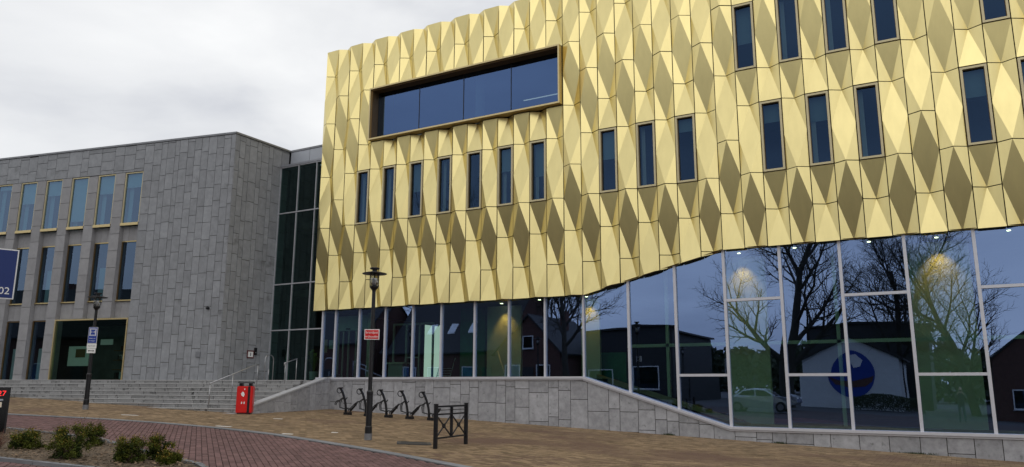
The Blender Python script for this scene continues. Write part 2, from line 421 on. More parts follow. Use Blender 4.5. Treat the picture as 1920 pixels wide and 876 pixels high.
def clip(poly, f):              # keep f(p) >= 0
    out = []
    for i in range(len(poly)):
        a, c = poly[i-1], poly[i]; fa, fc = f(a), f(c)
        if (fa >= 0) != (fc >= 0):
            t = fa/(fa-fc); out.append(tuple(a[k]+(c[k]-a[k])*t for k in range(3)))
        if fc >= 0: out.append(c)
    return out
GAP = .013
def panel_mesh(h, top, bot, cut=None):
    """facets of one folded panel, local: x across, y depth (minus = towards the street), z from 0 down to -h; top/bot = depth of the mid vertices"""
    x0, x1, xm = -W/2, W/2, 0
    full = h > HL*1.5
    T = (xm, top, 0); Bm = (xm, bot, -h)
    if full:
        l = (x0, 0, -h/2); r_ = (x1, 0, -h/2)
        fac = [[T, l, Bm, r_], [T, (x0, 0, 0), l], [T, r_, (x1, 0, 0)], [Bm, l, (x0, 0, -h)], [Bm, (x1, 0, -h), r_]]
    elif top == 0:
        fac = [[(x0, 0, 0), Bm, (x1, 0, 0)], [(x0, 0, 0), (x0, 0, -h), Bm], [(x1, 0, 0), Bm, (x1, 0, -h)]]
    else:
        fac = [[T, (x0, 0, -h), (x1, 0, -h)], [T, (x0, 0, 0), (x0, 0, -h)], [T, (x1, 0, -h), (x1, 0, 0)]]
    k = lambda p: p
    out = []
    for f in fac:
        for g in (lambda p: p[0]-x0-GAP, lambda p: x1-GAP-p[0], lambda p: -p[2]-GAP, lambda p: p[2]+h-GAP):
            f = clip(f, g)
            if not f: break
        if f and cut:
            za, zb = cut
            f = clip(f, lambda p: p[2]-(za+(zb-za)*(p[0]-x0)/W))
        if f and len(f) > 2: out.append(f)
    bm = bmesh.new()
    for f in out:
        try: bm.faces.new([bm.verts.new(p) for p in f])
        except ValueError: pass
    bmesh.ops.remove_doubles(bm, verts=bm.verts, dist=1e-4)
    bmesh.ops.recalc_face_normals(bm, faces=bm.faces)
    if bm.faces and sum(f.normal.y*f.calc_area() for f in bm.faces) > 0: bmesh.ops.reverse_faces(bm, faces=bm.faces)
    # returned edges
    ed = [e_ for e_ in bm.edges if e_.is_boundary]
    if ed:
        g = bmesh.ops.extrude_edge_only(bm, edges=ed); vs = [v for v in g['geom'] if isinstance(v, bmesh.types.BMVert)]
        bmesh.ops.translate(bm, verts=vs, vec=(0, .04, 0))
    me = bpy.data.meshes.new('cladding_panel'); bm.to_mesh(me); bm.free(); me.materials.append(M['gold'])
    return me
PM = {}
def depth_at(col, lev):
    """mid depth at a joint of this column: levels alternate in and out"""
    if col % 2 == 0: ph = (-lev-1)//2 if (-lev) % 2 == 1 else None
    else: ph = (-lev)//2 if (-lev) % 2 == 0 else None
    if ph is None: return 0
    return DEP if ph % 2 == 0 else -DEP
for c_ in range(NCOL):
    wins = sorted(WIN.get(c_, [])+([(-2, -4)] if LONG[0] <= c_ < LONG[1] else []), reverse=True)
    lowest = -10
    own = [l for l in range(0, -11, -1) if (-l) % 2 == (1 if c_ % 2 == 0 else 0)]
    cuts = sorted(set([0, lowest]+own+[q for w_ in wins for q in w_]), reverse=True)
    for t_, b_ in zip(cuts, cuts[1:]):
        if any(w_[0] >= t_ and b_ >= w_[1] for w_ in wins): continue
        zb0, zb1 = bottom(c_), bottom(c_+1)
        if t_ <= max(zb0, zb1)-1e-6 and t_ <= min(zb0, zb1)+1e-6: continue
        h = (t_-b_)*HL; cut = None
        if zb0 > b_+1e-6 or zb1 > b_+1e-6:
            cut = ((zb0-t_)*HL, (zb1-t_)*HL)
        key = (t_-b_, depth_at(c_, t_), depth_at(c_, b_), cut)
        if key not in PM: PM[key] = panel_mesh(h, key[1], key[2], cut)
        if len(PM[key].polygons) == 0: continue
        put('cladding_panel', PM[key], gold, (XB(c_)+W/2-GO.x, 0, ZL(t_)), (R(random.uniform(-.3, .3)), 0, R(random.uniform(-.35, .35))))
# dark backing wall behind the panel joints (with the window holes left open)
b = MB(); yb = D0+DEP+.05
for c_ in range(NCOL):
    wins = sorted(WIN.get(c_, [])+([(-2, -4)] if LONG[0] <= c_ < LONG[1] else []), reverse=True)
    z_ = 0.0
    segs = []
    for t_, b_ in wins: segs.append((z_, t_)); z_ = b_
    segs.append((z_, None))
    for t_, b_ in segs:
        q0 = bottom(c_) if b_ is None else b_; q1 = bottom(c_+1) if b_ is None else b_
        b.poly([(XB(c_), yb, ZL(t_)-.06*(t_ == 0)), (XB(c_), yb, ZL(q0)+.02), (XB(c_+1), yb, ZL(q1)+.02), (XB(c_+1), yb, ZL(t_)-.06*(t_ == 0))])
gpart('backing_wall', b, M['joint'])
# soffit strip under the cladding
b = MB()
for i in range(NCOL):
    b.poly([(XB(i), D0+.02, ZL(bottom(i))+.035), (XB(i+1), D0+.02, ZL(bottom(i+1))+.035), (XB(i+1), YG+.5, ZL(bottom(i+1))+.035), (XB(i), YG+.5, ZL(bottom(i))+.035)])
gpart('soffit', b, M['bronze'])
# roof, side wall, hidden back
b = MB(); b.box(XB(0)+.03, XB(NCOL), D0+.26, D0+16, Z0-.35, Z0-.06); gpart('roof', b, M['roofmetal'])
b = MB(); b.box(XB(0)+.012, XB(0)+.05, D0+.03, D0+9, ZL(-10)+.01, Z0-.02); gpart('side_cladding', b, M['gold'])
b = MB(); b.box(XB(0)+.05, XB(NCOL), D0+15.8, D0+16, 0, Z0-.36); gpart('rear_wall', b, M['joint'])
b = MB(); b.box(XB(NCOL)-.2, XB(NCOL), D0+.3, D0+15.8, 0, Z0-.36); gpart('end_wall', b, M['joint'])
# ---- tall narrow windows
def frame_mb(x0, x1, z0, z1, t, y0, y1):
    return MB().box(x0, x0+t, y0, y1, z0, z1).box(x1-t, x1, y0, y1, z0, z1).box(x0+t, x1-t, y0, y1, z0, z0+t).box(x0+t, x1-t, y0, y1, z1-t, z1)
hw = W/2-GAP-.004; hh = 2*HL-.03
me_fr = frame_mb(-hw, hw, .015, hh, .062, -.03, .13).mesh('frame', M['win_frame'])
me_in = frame_mb(-hw+.062, hw-.062, .077, hh-.062, .012, .04, .12).mesh('inner_frame', M['bronze'])
me_gl = MB().poly([(-hw+.06, .085, .07), (hw-.06, .085, .07), (hw-.06, .085, hh-.06), (-hw+.06, .085, hh-.06)]).mesh('pane', M['glassU'])
me_blind = MB().box(-hw+.07, hw-.07, .16, .165, hh*.62, hh-.07).mesh('blind', M['blind'])
me_cur = MB().box(-hw+.07, -hw+.2, .3, .31, .08, hh-.08).mesh('side_curtain', M['pale_wall'])
me_rv = frame_mb(-hw-.01, hw+.01, .005, hh+.01, .01, .13, .5).mesh('reveal', M['bronze'])
for c_, ws in sorted(WIN.items()):
    for t_, b_ in ws:
        w_ = put('window', me_fr, gold, (XB(c_)+W/2-GO.x, 0, ZL(b_))); put('inner_frame', me_in, w_)
        p_ = put('pane', me_gl, w_); p_.rotation_euler = (0, 0, R(random.uniform(-1.0, 1.0)))
        put('reveal', me_rv, w_)
        if random.random() < .6:
            bl_ = put('blind', me_blind, w_); k_ = random.uniform(.35, 1.6); bl_.scale = (1, 1, k_); bl_.location = (0, random.uniform(0, .15), (hh-.07)*(1-k_))
        if random.random() < .5: put('side_curtain', me_cur, w_)
# rooms behind the upper windows
b = MB()
b.box(XB(0)+.2, XB(NCOL)-.3, D0+4.5, D0+4.6, ZL(-10)+.2, Z0-.4)
gpart('upper_room_wall', b, M['room'])
for lv in (-4.35, -7.35): gpart('upper_floor_slab', MB().box(XB(0)+.2, XB(NCOL)-.3, D0+.45, D0+4.5, ZL(lv)-.3, ZL(lv)), M['room'])
# ---- long framed window
lx0, lx1, lz0, lz1 = XB(LONG[0])+.02, XB(LONG[1])-.02, ZL(-4)+.02, ZL(-2)-.02
ya, yb2 = D0-.25, D0+.32
lw = gpart('long_window', frame_mb(lx0, lx1, lz0, lz1, .06, ya, D0+.12), M['gold_trim'])
b = frame_mb(lx0+.0605, lx1-.0605, lz0+.0605, lz1-.0605, .04, ya+.09, yb2); gpart('lining', b, M['bronze'], lw).location = (0, 0, 0)
gw = (lx1-lx0-.21)/4
for i in range(4):
    xa = lx0+.105+gw*i
    o = gpart('pane', MB().poly([(xa+.006, yb2-.1, lz0+.1), (xa+gw-.006, yb2-.1, lz0+.1), (xa+gw-.006, yb2-.1, lz1-.1), (xa+.006, yb2-.1, lz1-.1)]), M['glassL'], lw)
    if i: gpart('glazing_joint', MB().box(xa-.012, xa+.012, yb2-.115, yb2-.085, lz0+.1, lz1-.1), M['black'], lw)
# things standing inside the long window
gpart('interior_column', MB().lathe([(.2, lz0), (.2, lz1)], 16, (lx0+.105+gw*2.12, yb2+.7)), M['pale_wall'], lw, smooth=True)
gpart('strip_lamp', MB().box(lx1-3.1, lx1-1.3, yb2+2.4, yb2+2.46, lz1-.60, lz1-.58), emit('strip_light', (1, .93, .8), .9), lw)

# chairs standing behind the long window
def chair(x, label):
    o = thing('white_chair', label, 'chair', (x, D0+1.05, ZL(-4.35)), R(random.uniform(-8, 8)), 'white chairs behind the long window')
    MB().box(-.22, .22, -.2, .22, .44, .48).build('seat', M['white'], o)
    bm = MB().prism([(-.22, .55), (.22, .55), (.19, .92), (-.19, .92)], -.22, -.19).build('backrest', M['white'], o)
    for sx_ in (-1, 1):
        for sy_ in (-1, 1): MB().tube([(sx_*.19, sy_*.17, 0), (sx_*.19, sy_*.17, .44)], .014, 6).build('leg', M['steel'], o)
        MB().tube([(sx_*.19, -.2, .44), (sx_*.19, -.205, .6)], .012, 6).build('back_post', M['steel'], o)
for i, lb_ in enumerate(['white chair behind the long window, in the corner by the frame', 'second white chair from the corner of the long window', 'third white chair from the corner of the long window', 'white chair by the first glazing joint of the long window']): chair(-19.55+.62*i, lb_)
# ---- ground floor glazing
MULL = [-22.54, -21.84, -20.58, -19.27, -17.93, -16.61, -15.13, -13.69, -12.25, -10.79, -9.17, -7.58, -6.0, -4.32, -2.64, -.95, .73, 2.41, 4.09, 5.6]
def sill_z(x):
    if x <= -10.79: return 2.155
    if x >= -6.0: return .67
    return 2.155+(.67-2.155)*(x+10.79)/4.79
def head_z(x): return ZL(bottom((x-XB0)/W))+.03
for i, x in enumerate(MULL):
    gpart('mullion', MB().box(x-(.031 if x < -10 else .042), x+(.031 if x < -10 else .042), YG-.07, YG+.07, sill_z(x)-.02, head_z(x)), M['alu'])
TRANS = {(-7.58): [2.18], (-6.0): [4.44], (-4.32): [2.18], (-2.64): [4.42], (-.95): [2.18], (.73): [4.45], 2.41: [2.18], 4.09: [4.45]}
for i, (xa, xb) in enumerate(zip(MULL, MULL[1:])):
    x0, x1 = xa+(.031 if xa < -10 else .042), xb-(.031 if xb < -10 else .042)
    for z_ in TRANS.get(xa, []): gpart('transom', MB().box(x0+.001, x1-.001, YG-.06, YG+.06, z_-.04, z_+.04), M['alu'])
    zs = TRANS.get(xa, [])
    lo = [(x0, sill_z(x0)), (x1, sill_z(x1))]; cutz = [z_ for z_ in zs]
    pieces = []
    bounds = [None]+cutz+[None]
    for k in range(len(bounds)-1):
        a_ = bounds[k]; c2 = bounds[k+1]
        q = [(x0, sill_z(x0) if a_ is None else a_+.04), (x1, sill_z(x1) if a_ is None else a_+.04), (x1, head_z(x1) if c2 is None else c2-.04), (x0, head_z(x0) if c2 is None else c2-.04)]
        xc, zc = (x0+x1)/2, sum(p[1] for p in q)/4
        o = MB().poly([(p[0]-xc, 0, p[1]-zc) for p in q]).build('glass_pane', M['glassG'], gold, loc=(xc-GO.x, YG-GO.y+.01, zc))
        o.rotation_euler = (R(random.uniform(-.15, .15)), 0, R(random.uniform(-.25, .25)))
# sill band following the step in level
pts = [(-22.6, 2.155), (-10.79, 2.155), (-6.0, .67), (6.0, .67)]
for (xa, za), (xb, zb) in zip(pts, pts[1:]):
    def strip(dz0, dz1, y0, y1, m, nm):
        gpart(nm, MB().prism([(xa, za+dz0), (xb, zb+dz0), (xb, zb+dz1), (xa, za+dz1)], y0, y1), m)
    strip(-.075, .0, YG-.24, YG+.09, M['alu'], 'sill')
    strip(-.125, -.078, YG-.20, YG+.05, M['alu_dark'] if False else M['alu'], 'sill_trim')
# plinth slabs
def stone_columns(x0, x1, widths, zlo, zhi, hts, rnd):
    out = []; x = x0; k = 0
    while x < x1-.05:
        w_ = rnd.choice(widths)
        if x+w_ > x1-.15: w_ = x1-x
        z = zlo - rnd.uniform(0, hts[0])
        while z < zhi:
            h_ = rnd.choice(hts); out.append((x, x+w_, max(z, zlo), min(z+h_, zhi))); z += h_
        x += w_; k += 1
    return [q for q in out if q[3]-q[2] > .04]
rnd = random.Random(11); YP = 23.695
b = MB()
for xa, xb in ((-21.9, -10.79), (-10.79, -6.0), (-6.0, 6.0)):
    b.poly([(xa, YP+.03, gz(xa)-.3), (xb, YP+.03, gz(xb)-.3), (xb, YP+.03, sill_z(xb)-.08), (xa, YP+.03, sill_z(xa)-.08)])
gpart('plinth_core', b, M['joint'])
for x0, x1, z0, z1 in stone_columns(-21.9, 6.0, [.38, .55, .62, .74, .45], -.4, 2.2, [1.15, .95, .62, 1.3], rnd):
    g = .009
    poly = [(x0+g, z0+g), (x1-g, z0+g), (x1-g, z1-g), (x0+g, z1-g)]
    lim = lambda x: sill_z(x)-.122
    P3 = [(p[0], 0, p[1]) for p in poly]
    P3 = clip(P3, lambda p: lim(x0)+(lim(x1)-lim(x0))*(p[0]-x0)/(x1-x0)-p[2])
    if len(P3) < 3 or max(p[2] for p in P3) < gz((x0+x1)/2)-.03: continue
    xc = (x0+x1)/2; zc = sum(p[2] for p in P3)/len(P3)
    fix(MB().prism([(p[0]-xc, p[2]-zc) for p in P3], 0, .03).build('plinth_slab', M['plinth'], gold, loc=(xc-GO.x, YP-GO.y+rnd.uniform(-.002, .002), zc)))
# ---- interior of the ground floor
FL, FR = 2.08, .60
gpart('interior_floor', MB().box(XB(0)-.4, -10.2, YG+.12, D0+12, FL-.3, FL), M['floor_in'])
gpart('interior_floor', MB().box(-10.2, XB(NCOL)-.3, YG+.12, D0+12, FR-.3, FR), M['floor_in'])
gpart('interior_ceiling', MB().box(XB(0)+.1, -10.3, YG+.52, D0+12, ZL(-10)+.06, ZL(-10)+.2), M['ceil_in'])
gpart('interior_ceiling', MB().box(-10.3, XB(NCOL)-.3, YG+.52, D0+12, ZL(-9)+.06, ZL(-9)+.2), M['ceil_in'])
gpart('interior_wall', MB().box(XB(0)-.4, XB(NCOL)-.3, D0+10, D0+10.15, 0, ZL(-9)), M['room'])
gpart('ramp_parapet', MB().prism([(-10.6, FL), (-5.6, FR), (-5.6, FR+.16), (-10.6, FL+.16)], YG+.55, YG+.72), M['wood'])
gpart('interior_ledge', MB().box(-5.6, XB(NCOL)-.3, YG+.45, YG+.6, FR, FR+.13), M['wood'])
# interior steel frame behind the glass
gpart('interior_beam', MB().box(-9.6, XB(NCOL)-.3, YG+.9, YG+1.0, 3.12, 3.22), M['pale_wall'])
for x in (-8.2, -2.95, 2.2): gpart('interior_post', MB().box(x-.05, x+.05, YG+.9, YG+1.0, FR, ZL(-9)), M['pale_wall'])
# pale wall panels washed by downlights
for (xa, xb, z0, z1, y0, m) in [(-6.35, -5.05, FR, ZL(-9), 1.4, 'pale_wall'), (-.95, .62, FR, ZL(-9), 1.4, 'pale_wall'), (-15.6, -14.1, FL, ZL(-10), 1.6, 'pale_wall'), (-11.35, -10.65, FL, ZL(-10), 1.0, 'pale_wall'), (-11.3, -9.9, FR, 3.0, 1.5, 'green_wall'), (-16.9, -15.75, FL, ZL(-10), 1.7, 'green_wall')]:
    gpart('interior_panel', MB().box(xa, xb, YG+y0, YG+y0+.12, z0, z1), M[m])
def downlight(x, y, z, spot=0):
    o = gpart('downlight', MB().lathe([(.05, z-.004), (.05, z+.03)], 16, (x, y)), M['down'])
    if spot:
        ld = bpy.data.lights.new('downlight_lamp', 'SPOT'); lo = bpy.data.objects.new('downlight_lamp', ld); COL.objects.link(lo)
        ld.energy = spot; ld.color = (1, .44, .10); ld.spot_size = R(75); ld.spot_blend = .8; ld.shadow_soft_size = .04
        lo.parent = gold; lo.location = (x-GO.x, y-GO.y, z-.05); lo.rotation_euler = (R(14), 0, 0)
cz = ZL(-9)+.05; czl = ZL(-10)+.05
downlight(-5.75, YG+1.0, cz, 65); downlight(-.15, YG+1.0, cz, 65)
downlight(-14.75, YG+1.25, czl, 50); downlight(-11.0, YG+.7, czl, 35)
for x in (-4.0, -1.9, 1.6, 3.2): downlight(x, YG+.8, cz)
for x in (-7.4, -8.6, -12.9, -9.9): downlight(x, YG+.8, czl if x < -10.3 else cz)

# ------------------------------------------------------------------ grey stone building
GX, GY, GR = -25.546, 21.234, R(11.8)
grey = thing('grey_stone_building', 'grey stone clad building with rows of narrow windows and a flat roof', 'building', (GX, GY, 0), GR)
sidew = put('side_wall', None, grey); sidew.rotation_euler = (0, 0, R(78.2))
rnd = random.Random(5)
ZB, ZT = 1.95, 12.27
def slab(name, x0, x1, z0, z1, parent, m, y=0.0, t=.03, g=.009):
    w_, h_ = (x1-x0)/2-g, (z1-z0)/2-g
    if w_ < .02 or h_ < .02: return
    o = MB().box(-w_, w_, 0, t, -h_, h_).build(name, M[m], parent); o.location = ((x0+x1)/2, y+rnd.uniform(-.0035, .0035), (z0+z1)/2)
    return o
WX0, PW, WW = -5.69, 1.512, .975
NW = 11
xl = WX0-PW*(NW-1)-.54
for q in stone_columns(-4.715, 0, [.24, .30, .36, .42, .48], ZB, ZT, [.74, .80, .70], rnd): slab('stone_slab', *q, grey, 'stone')
for q in stone_columns(.0, 3.05, [.24, .30, .42, .5], ZB, ZT, [.74, .80, .86], rnd): slab('stone_slab', *q, sidew, 'stone')
for q in stone_columns(xl, -4.715, [.40, .52, .62, .75], 11.03, ZT, [.62, .7, .42], rnd): slab('stone_band_slab', *q, grey, 'stone')
for k in range(NW):
    xa = WX0-PW*k-.537; xb = WX0-PW*k
    zlo = 4.62 if k < 2 else ZB
    z = zlo-rnd.uniform(0, .5)
    while z < 11.03:
        slab('pier_slab', xa, xb, max(z, zlo), min(z+.74, 11.03), grey, 'stone_pier'); z += .74
    MB().box(xa+.004, xb-.004, .033, .42, zlo+.002, 11.02).build('pier', M['stone_pier'], grey)
# spandrels in the recesses
for k in range(NW):
    x0 = WX0-PW*k; x1 = x0+WW
    for z0, z1 in ((7.985, 8.63), (4.62, 5.34)):
        n_ = 3; 
        for j in range(n_): slab('spandrel_slab', x0+WW*j/n_, x0+WW*(j+1)/n_, z0, z1, grey, 'stone_pier', y=.22, g=.003)
    MB().box(x0, x1, .255, .40, 7.98, 8.635).build('spandrel_core', M['joint'], grey)
    MB().box(x0, x1, .255, .40, 4.615, 5.345).build('spandrel_core', M['joint'], grey)
# core walls behind the slabs
MB().box(-4.70, -.005, .034, .42, ZB, ZT).build('wall_core', M['joint'], grey)
MB().box(xl, -4.70, .034, .42, 11.03, ZT).build('wall_core', M['joint'], grey)
MB().box(.0, 3.0, .034, .2, ZB, ZT-.002).build('wall_core', M['joint'], sidew)
MB().box(xl, -4.71, .036, .30, ZB-1.2, ZB+.01).build('base_course', M['stone_pier'], grey)
MB().box(-4.70, -.01, .036, .30, ZB-1.2, ZB-.01).build('base_course', M['stone_pier'], grey)
# roof with metal edge
b = MB(); sx, sy = math.cos(R(78.2)), math.sin(R(78.2))
b.prism([(xl, -.035), (.03, -.035), (.03+3.05*sx+.03, 3.05*sy), (.6, 9), (xl, 9)], ZT+.005, ZT+.085, 'z'); fix(b.build('roof', M['roofmetal'], grey))
MB().box(xl, xl+.3, .05, 9, 0, ZT).build('end_wall', M['stone_pier'], grey)
MB().box(xl, .4, 8.7, 9, 0, ZT).build('rear_wall', M['joint'], grey)
MB().box(xl+.3, .3, 3.6, 3.7, 1, ZT-.05).build('room_wall', M['room'], grey)
for z in (4.75, 8.15): MB().box(xl+.3, -.1, .45, 3.6, z, z+.25).build('floor_slab', M['room'], grey)
MB().box(xl+.3, -.1, .43, 3.6, 1.6, 1.9).build('floor_slab', M['floor_in'], grey)
def gwin(x0, x1, z0, z1, y, sill, blind=0, fr='win_frame', t=.045):
    w_ = frame_mb(x0+.004, x1-.004, z0, z1, t, y, y+.08).build('window', M[fr], grey)
    p_ = MB().poly([(x0+t, y+.05, z0+t), (x1-t, y+.05, z0+t), (x1-t, y+.05, z1-t), (x0+t, y+.05, z1-t)]).build('pane', M['glassB'], w_)
    if sill: MB().box(x0+.006, x1-.006, y-.05, y-.002, z0-.015, z0+.10).build('sill', M['gold_trim'], w_)
    if blind: MB().box(x0+.05, x1-.05, y+.12, y+.125, z1-blind*(z1-z0), z1-.03).build('blind', M['blind'], w_)
    return w_
bl = [.28, .36, .85, .30, .42, .10, .5, .3, .6, .4, .3]
for k in range(NW):
    x0 = WX0-PW*k; x1 = x0+WW
    w_ = gwin(x0, x1, 8.645, 11.02, .03, True, bl[k])
    MB().box(x0+.06, x0+.28, .30, .32, 8.75, 10.9).build('curtain', M['blind'], w_)
    w_ = gwin(x0, x1, 5.35, 7.975, .2, False, 0, 'bronze', .03)
    MB().box(x0+.02, x1-.02, .14, .199, 5.35, 5.40).build('sill', M['gold_trim'], w_)
    MB().box(x0+.02, x1-.02, .19, .199, 7.93, 7.975).build('head_trim', M['gold_trim'], w_)
    if k % 2: MB().box(x0+.1, x0+.4, .55, .57, 5.45, 6.9).build('curtain', M['blind'], w_)
    if k >= 3: 
        w_ = gwin(x0, x1, 1.965, 4.6, .2, False, 0, 'bronze', .03)
        MB().box(x0+.02, x1-.02, .12, .199, 1.965, 2.01).build('sill', M['gold_trim'], w_)
        MB().box(x0+.1, x0+.45, .6, .62, 2.0, 3.4).build('screen', M['pale_wall'], w_)
# large shop-like window
lwx0, lwx1 = WX0-PW*2, -4.715
w_ = frame_mb(lwx0+.004, lwx1-.004, 1.955, 4.612, .06, -.02, .12).build('large_window', M['gold_trim'], grey)
MB().poly([(lwx0+.06, .06, 2.01), (lwx1-.06, .06, 2.01), (lwx1-.06, .06, 4.55), (lwx0+.06, .06, 4.55)]).build('pane', mat_dark := glass('shop_glass', (.3, .5, .55), .10, (.42, .58, .52), .4), w_)
pb = MB().box(-8.4, -7.25, .6, .63, 2.63, 3.48).build('notice_board', M['pale_wall'], w_)
MB().box(-7.98, -7.45, .585, .598, 3.0, 3.36).build('poster', M['bronze'], pb)
MB().box(-6.88, -6.2, .8, .83, 3.54, 3.78).build('notice_card', M['pale_wall'], w_)
MB().box(-9.0, -4.75, 2.4, 2.45, 1.95, 4.5).build('display_wall', mat('shop_back_wall', (.16, .19, .18), .9, nvar=.3, nscale=1.5), w_)
for i in range(4): MB().box(-6.9, -4.95, 1.6, 2.0, 2.05+.42*i, 2.09+.42*i).build('shelf', M['bronze'], w_)
for i in range(26):
    x = rnd.uniform(-6.85, -5.1); s_ = rnd.randrange(4); MB().box(x, x+rnd.uniform(.08, .25), 1.62, 1.85, 2.093+.42*s_, 2.093+.42*s_+rnd.uniform(.12, .3)).build('stored_item', M[rnd.choice(['bronze', 'pale_wall', 'room', 'blind', 'wood'])], w_)
# fittings on the stone
b = MB().lathe([(.05, 0), (.06, .02), (.06, .09), (.035, .14), (.01, .155)], 12)
o = b.build('security_camera', M['black'], None, smooth=True); o.matrix_world = Matrix.Translation((GX, GY, 0)) @ Matrix.Rotation(GR, 4, 'Z') @ Matrix.Translation((-.69, -.002, 4.9)) @ Matrix.Rotation(R(90), 4, 'X'); tag(o, 'small black dome camera on the grey stone wall', 'camera')
o = thing('wall_vent', 'small grey square vent cover low on the stone wall', 'vent'); o.matrix_world = Matrix.Translation((GX, GY, 0)) @ Matrix.Rotation(GR, 4, 'Z') @ Matrix.Translation((-1.0, -.004, 2.93))
MB().box(-.11, .11, -.03, 0, 0, .22).build('cover', M['roofmetal'], o)
for i in range(4): MB().box(-.09, .09, -.038, -.0305, .03+.045*i, .05+.045*i).build('slat', M['alu_dark'], o)
o = thing('wall_sign', 'small square white sign with dark red border on the stone side wall', 'sign', (GX+.005, 22.81, 2.94), R(90))
MB().box(-.18, .18, -.018, 0, 0, .32).build('border', mat('maroon', (.10, .02, .025), .5), o); MB().box(-.13, .13, -.023, -.0185, .05, .27).build('face', M['white'], o)
MB().box(-.03, .03, -.026, -.0235, .09, .225).build('pictogram', M['alu_dark'], o)
o = thing('intercom', 'slim black intercom box above the small wall sign', 'intercom', (GX+.005, 23.06, 3.08), R(90))
MB().box(-.06, .06, -.05, 0, 0, .3).build('housing', M['black'], o); MB().lathe([(.02, 0), (.02, .01)], 10).build('button', M['alu_dark'], o, loc=(0, -.051, .1), rot=(R(90), 0, 0))

# ------------------------------------------------------------------ glazed link
link = thing('glazed_link', 'dark glazed link with thin grey mullions between the stone and the gold building', 'building', (-24.2, YG, 0))
LO = Vector(link.location)
def lpart(name, mb, m, parent=None):
    mb.v = [(x-LO.x, y-LO.y, z-LO.z) for x, y, z in mb.v]; return mb.build(name, m, parent or link)
LX = [-25.53, -24.44, -23.37, -22.58]; LZ = [2.03, 4.145, 6.125, 9.29, 11.41]
for i, x in enumerate(LX): lpart('mullion', MB().box(x-.02, x+.02, YG-.05, YG+.05, LZ[0], 11.41 if i < 3 else ZL(-10)+.02), M['alu_link'])
for z in LZ[1:]:
    for xa, xb in zip(LX, LX[1:]):
        if z > ZL(-10) and xa < -23.4 or z < ZL(-10): lpart('transom', MB().box(xa+.026, xb-.026, YG-.045, YG+.045, z-.025, z+.025), M['alu_link'])
        elif z > ZL(-10): lpart('transom', MB().box(xa+.026, XB(0)+.0, YG-.045, YG+.045, z-.025, z+.025), M['alu_link'])
for xa, xb in zip(LX, LX[1:]):
    for za, zb in zip(LZ, LZ[1:]):
        x1 = xb-.026 if zb < ZL(-10)+.01 or xb < -23 else XB(0)+.01
        zz = zb-.026
        o = lpart('glass_pane', MB().poly([(xa+.026, YG, za+.026), (x1, YG, za+.026), (x1, YG, zz), (xa+.026, YG, zz)]), M['glassC'])
lpart('head_trim', MB().box(-25.53, XB(0)+.01, YG-.07, 24.32, 11.436, 11.52), M['alu_dark'])
for xa, xb in ((-25.5, -24.35), (-24.34, -23.2), (-23.19, -22.1)): lpart('fascia_panel', MB().box(xa+.004, xb-.004, 24.33, 24.37, 11.525, 12.27), M['fascia'])
lpart('roof', MB().box(-25.5, -22.2, 24.3, 30, 12.275, 12.36), M['roofmetal'])
lpart('rear_wall', MB().box(-26, XB(0)+.3, 31, 31.1, 0, 12.2), M['room'])
lpart('interior_floor', MB().box(-25.5, XB(0)-.45, YG+.1, 31, 1.73, 2.02), M['floor_in'])
for z in (6.0, 9.1): lpart('floor_slab', MB().box(-25.5, XB(0)-.0, YG+1.2, 31, z-.3, z), M['room'])
lpart('interior_side_wall', MB().box(-25.75, -25.56, YG+.6, 31, 0, 12.2), M['room'])

# ------------------------------------------------------------------ stairs
stair = thing('stone_staircase', 'wide grey stone steps leading up to the entrance landing', 'stairs', (GX, GY, 0), GR)
SZ0, SR, ST, SO, SXR = 2.03, .141, .47, .15, 3.89
rnd = random.Random(3)
for k in range(0, 9):
    z1 = SZ0-SR*k; y0 = -(SO+ST*k)
    x = -15.5+rnd.uniform(0, .4)
    while x < SXR-.02:
        w_ = rnd.uniform(.42, .78); xe = x+w_
        if xe > SXR-.2: xe = SXR
        # skip stones that lie wholly below the rising ground
        wx = GX+math.cos(GR)*(x+xe)/2-math.sin(GR)*y0
        if z1 > gz(wx)-.02:
            s_ = MB().box(x+.010, xe-.010, y0+rnd.uniform(0, .004), y0+ST+.06, z1-SR+.004, z1-.032).build('step_stone', M['step'], stair)
        x = xe
    # lighter tread slabs with a slight overhang
    wx = GX+math.cos(GR)*4
    x = -15.5
    while x < SXR-.02:
        xe = min(x+rnd.choice([1.15, 1.4, 1.6]), SXR)
        if SXR-xe < .3: xe = SXR
        wx = GX+math.cos(GR)*(x+xe)/2-math.sin(GR)*y0
        if z1 > gz(wx)-.03: MB().box(x+.002, xe-.002, y0-.018, y0+ST-.02, z1-.031, z1).build('tread', M['step_nose'], stair)
        x = xe
fix(MB().prism([(.05, .2), (-(SO+ST*8)+.04, .2)]+[q for k in range(8, -1, -1) for q in ((-(SO+ST*k)+.04, SZ0-SR*(k+1)), (-(SO+ST*k)+.04, SZ0-SR*k-.034))]+[(.05, SZ0-.034)], -15.4, SXR-.01, 'x').build('core', M['joint'], stair))
b = MB().prism([(-.3, -SO+.46), (SXR, -SO+.46), (SXR+.1, 1.9), (SXR-.6, 2.1), (.62, 2.62), (0, -.02)], 1.2, SZ0-.003, 'z'); fix(b.build('landing', M['step_nose'], stair))
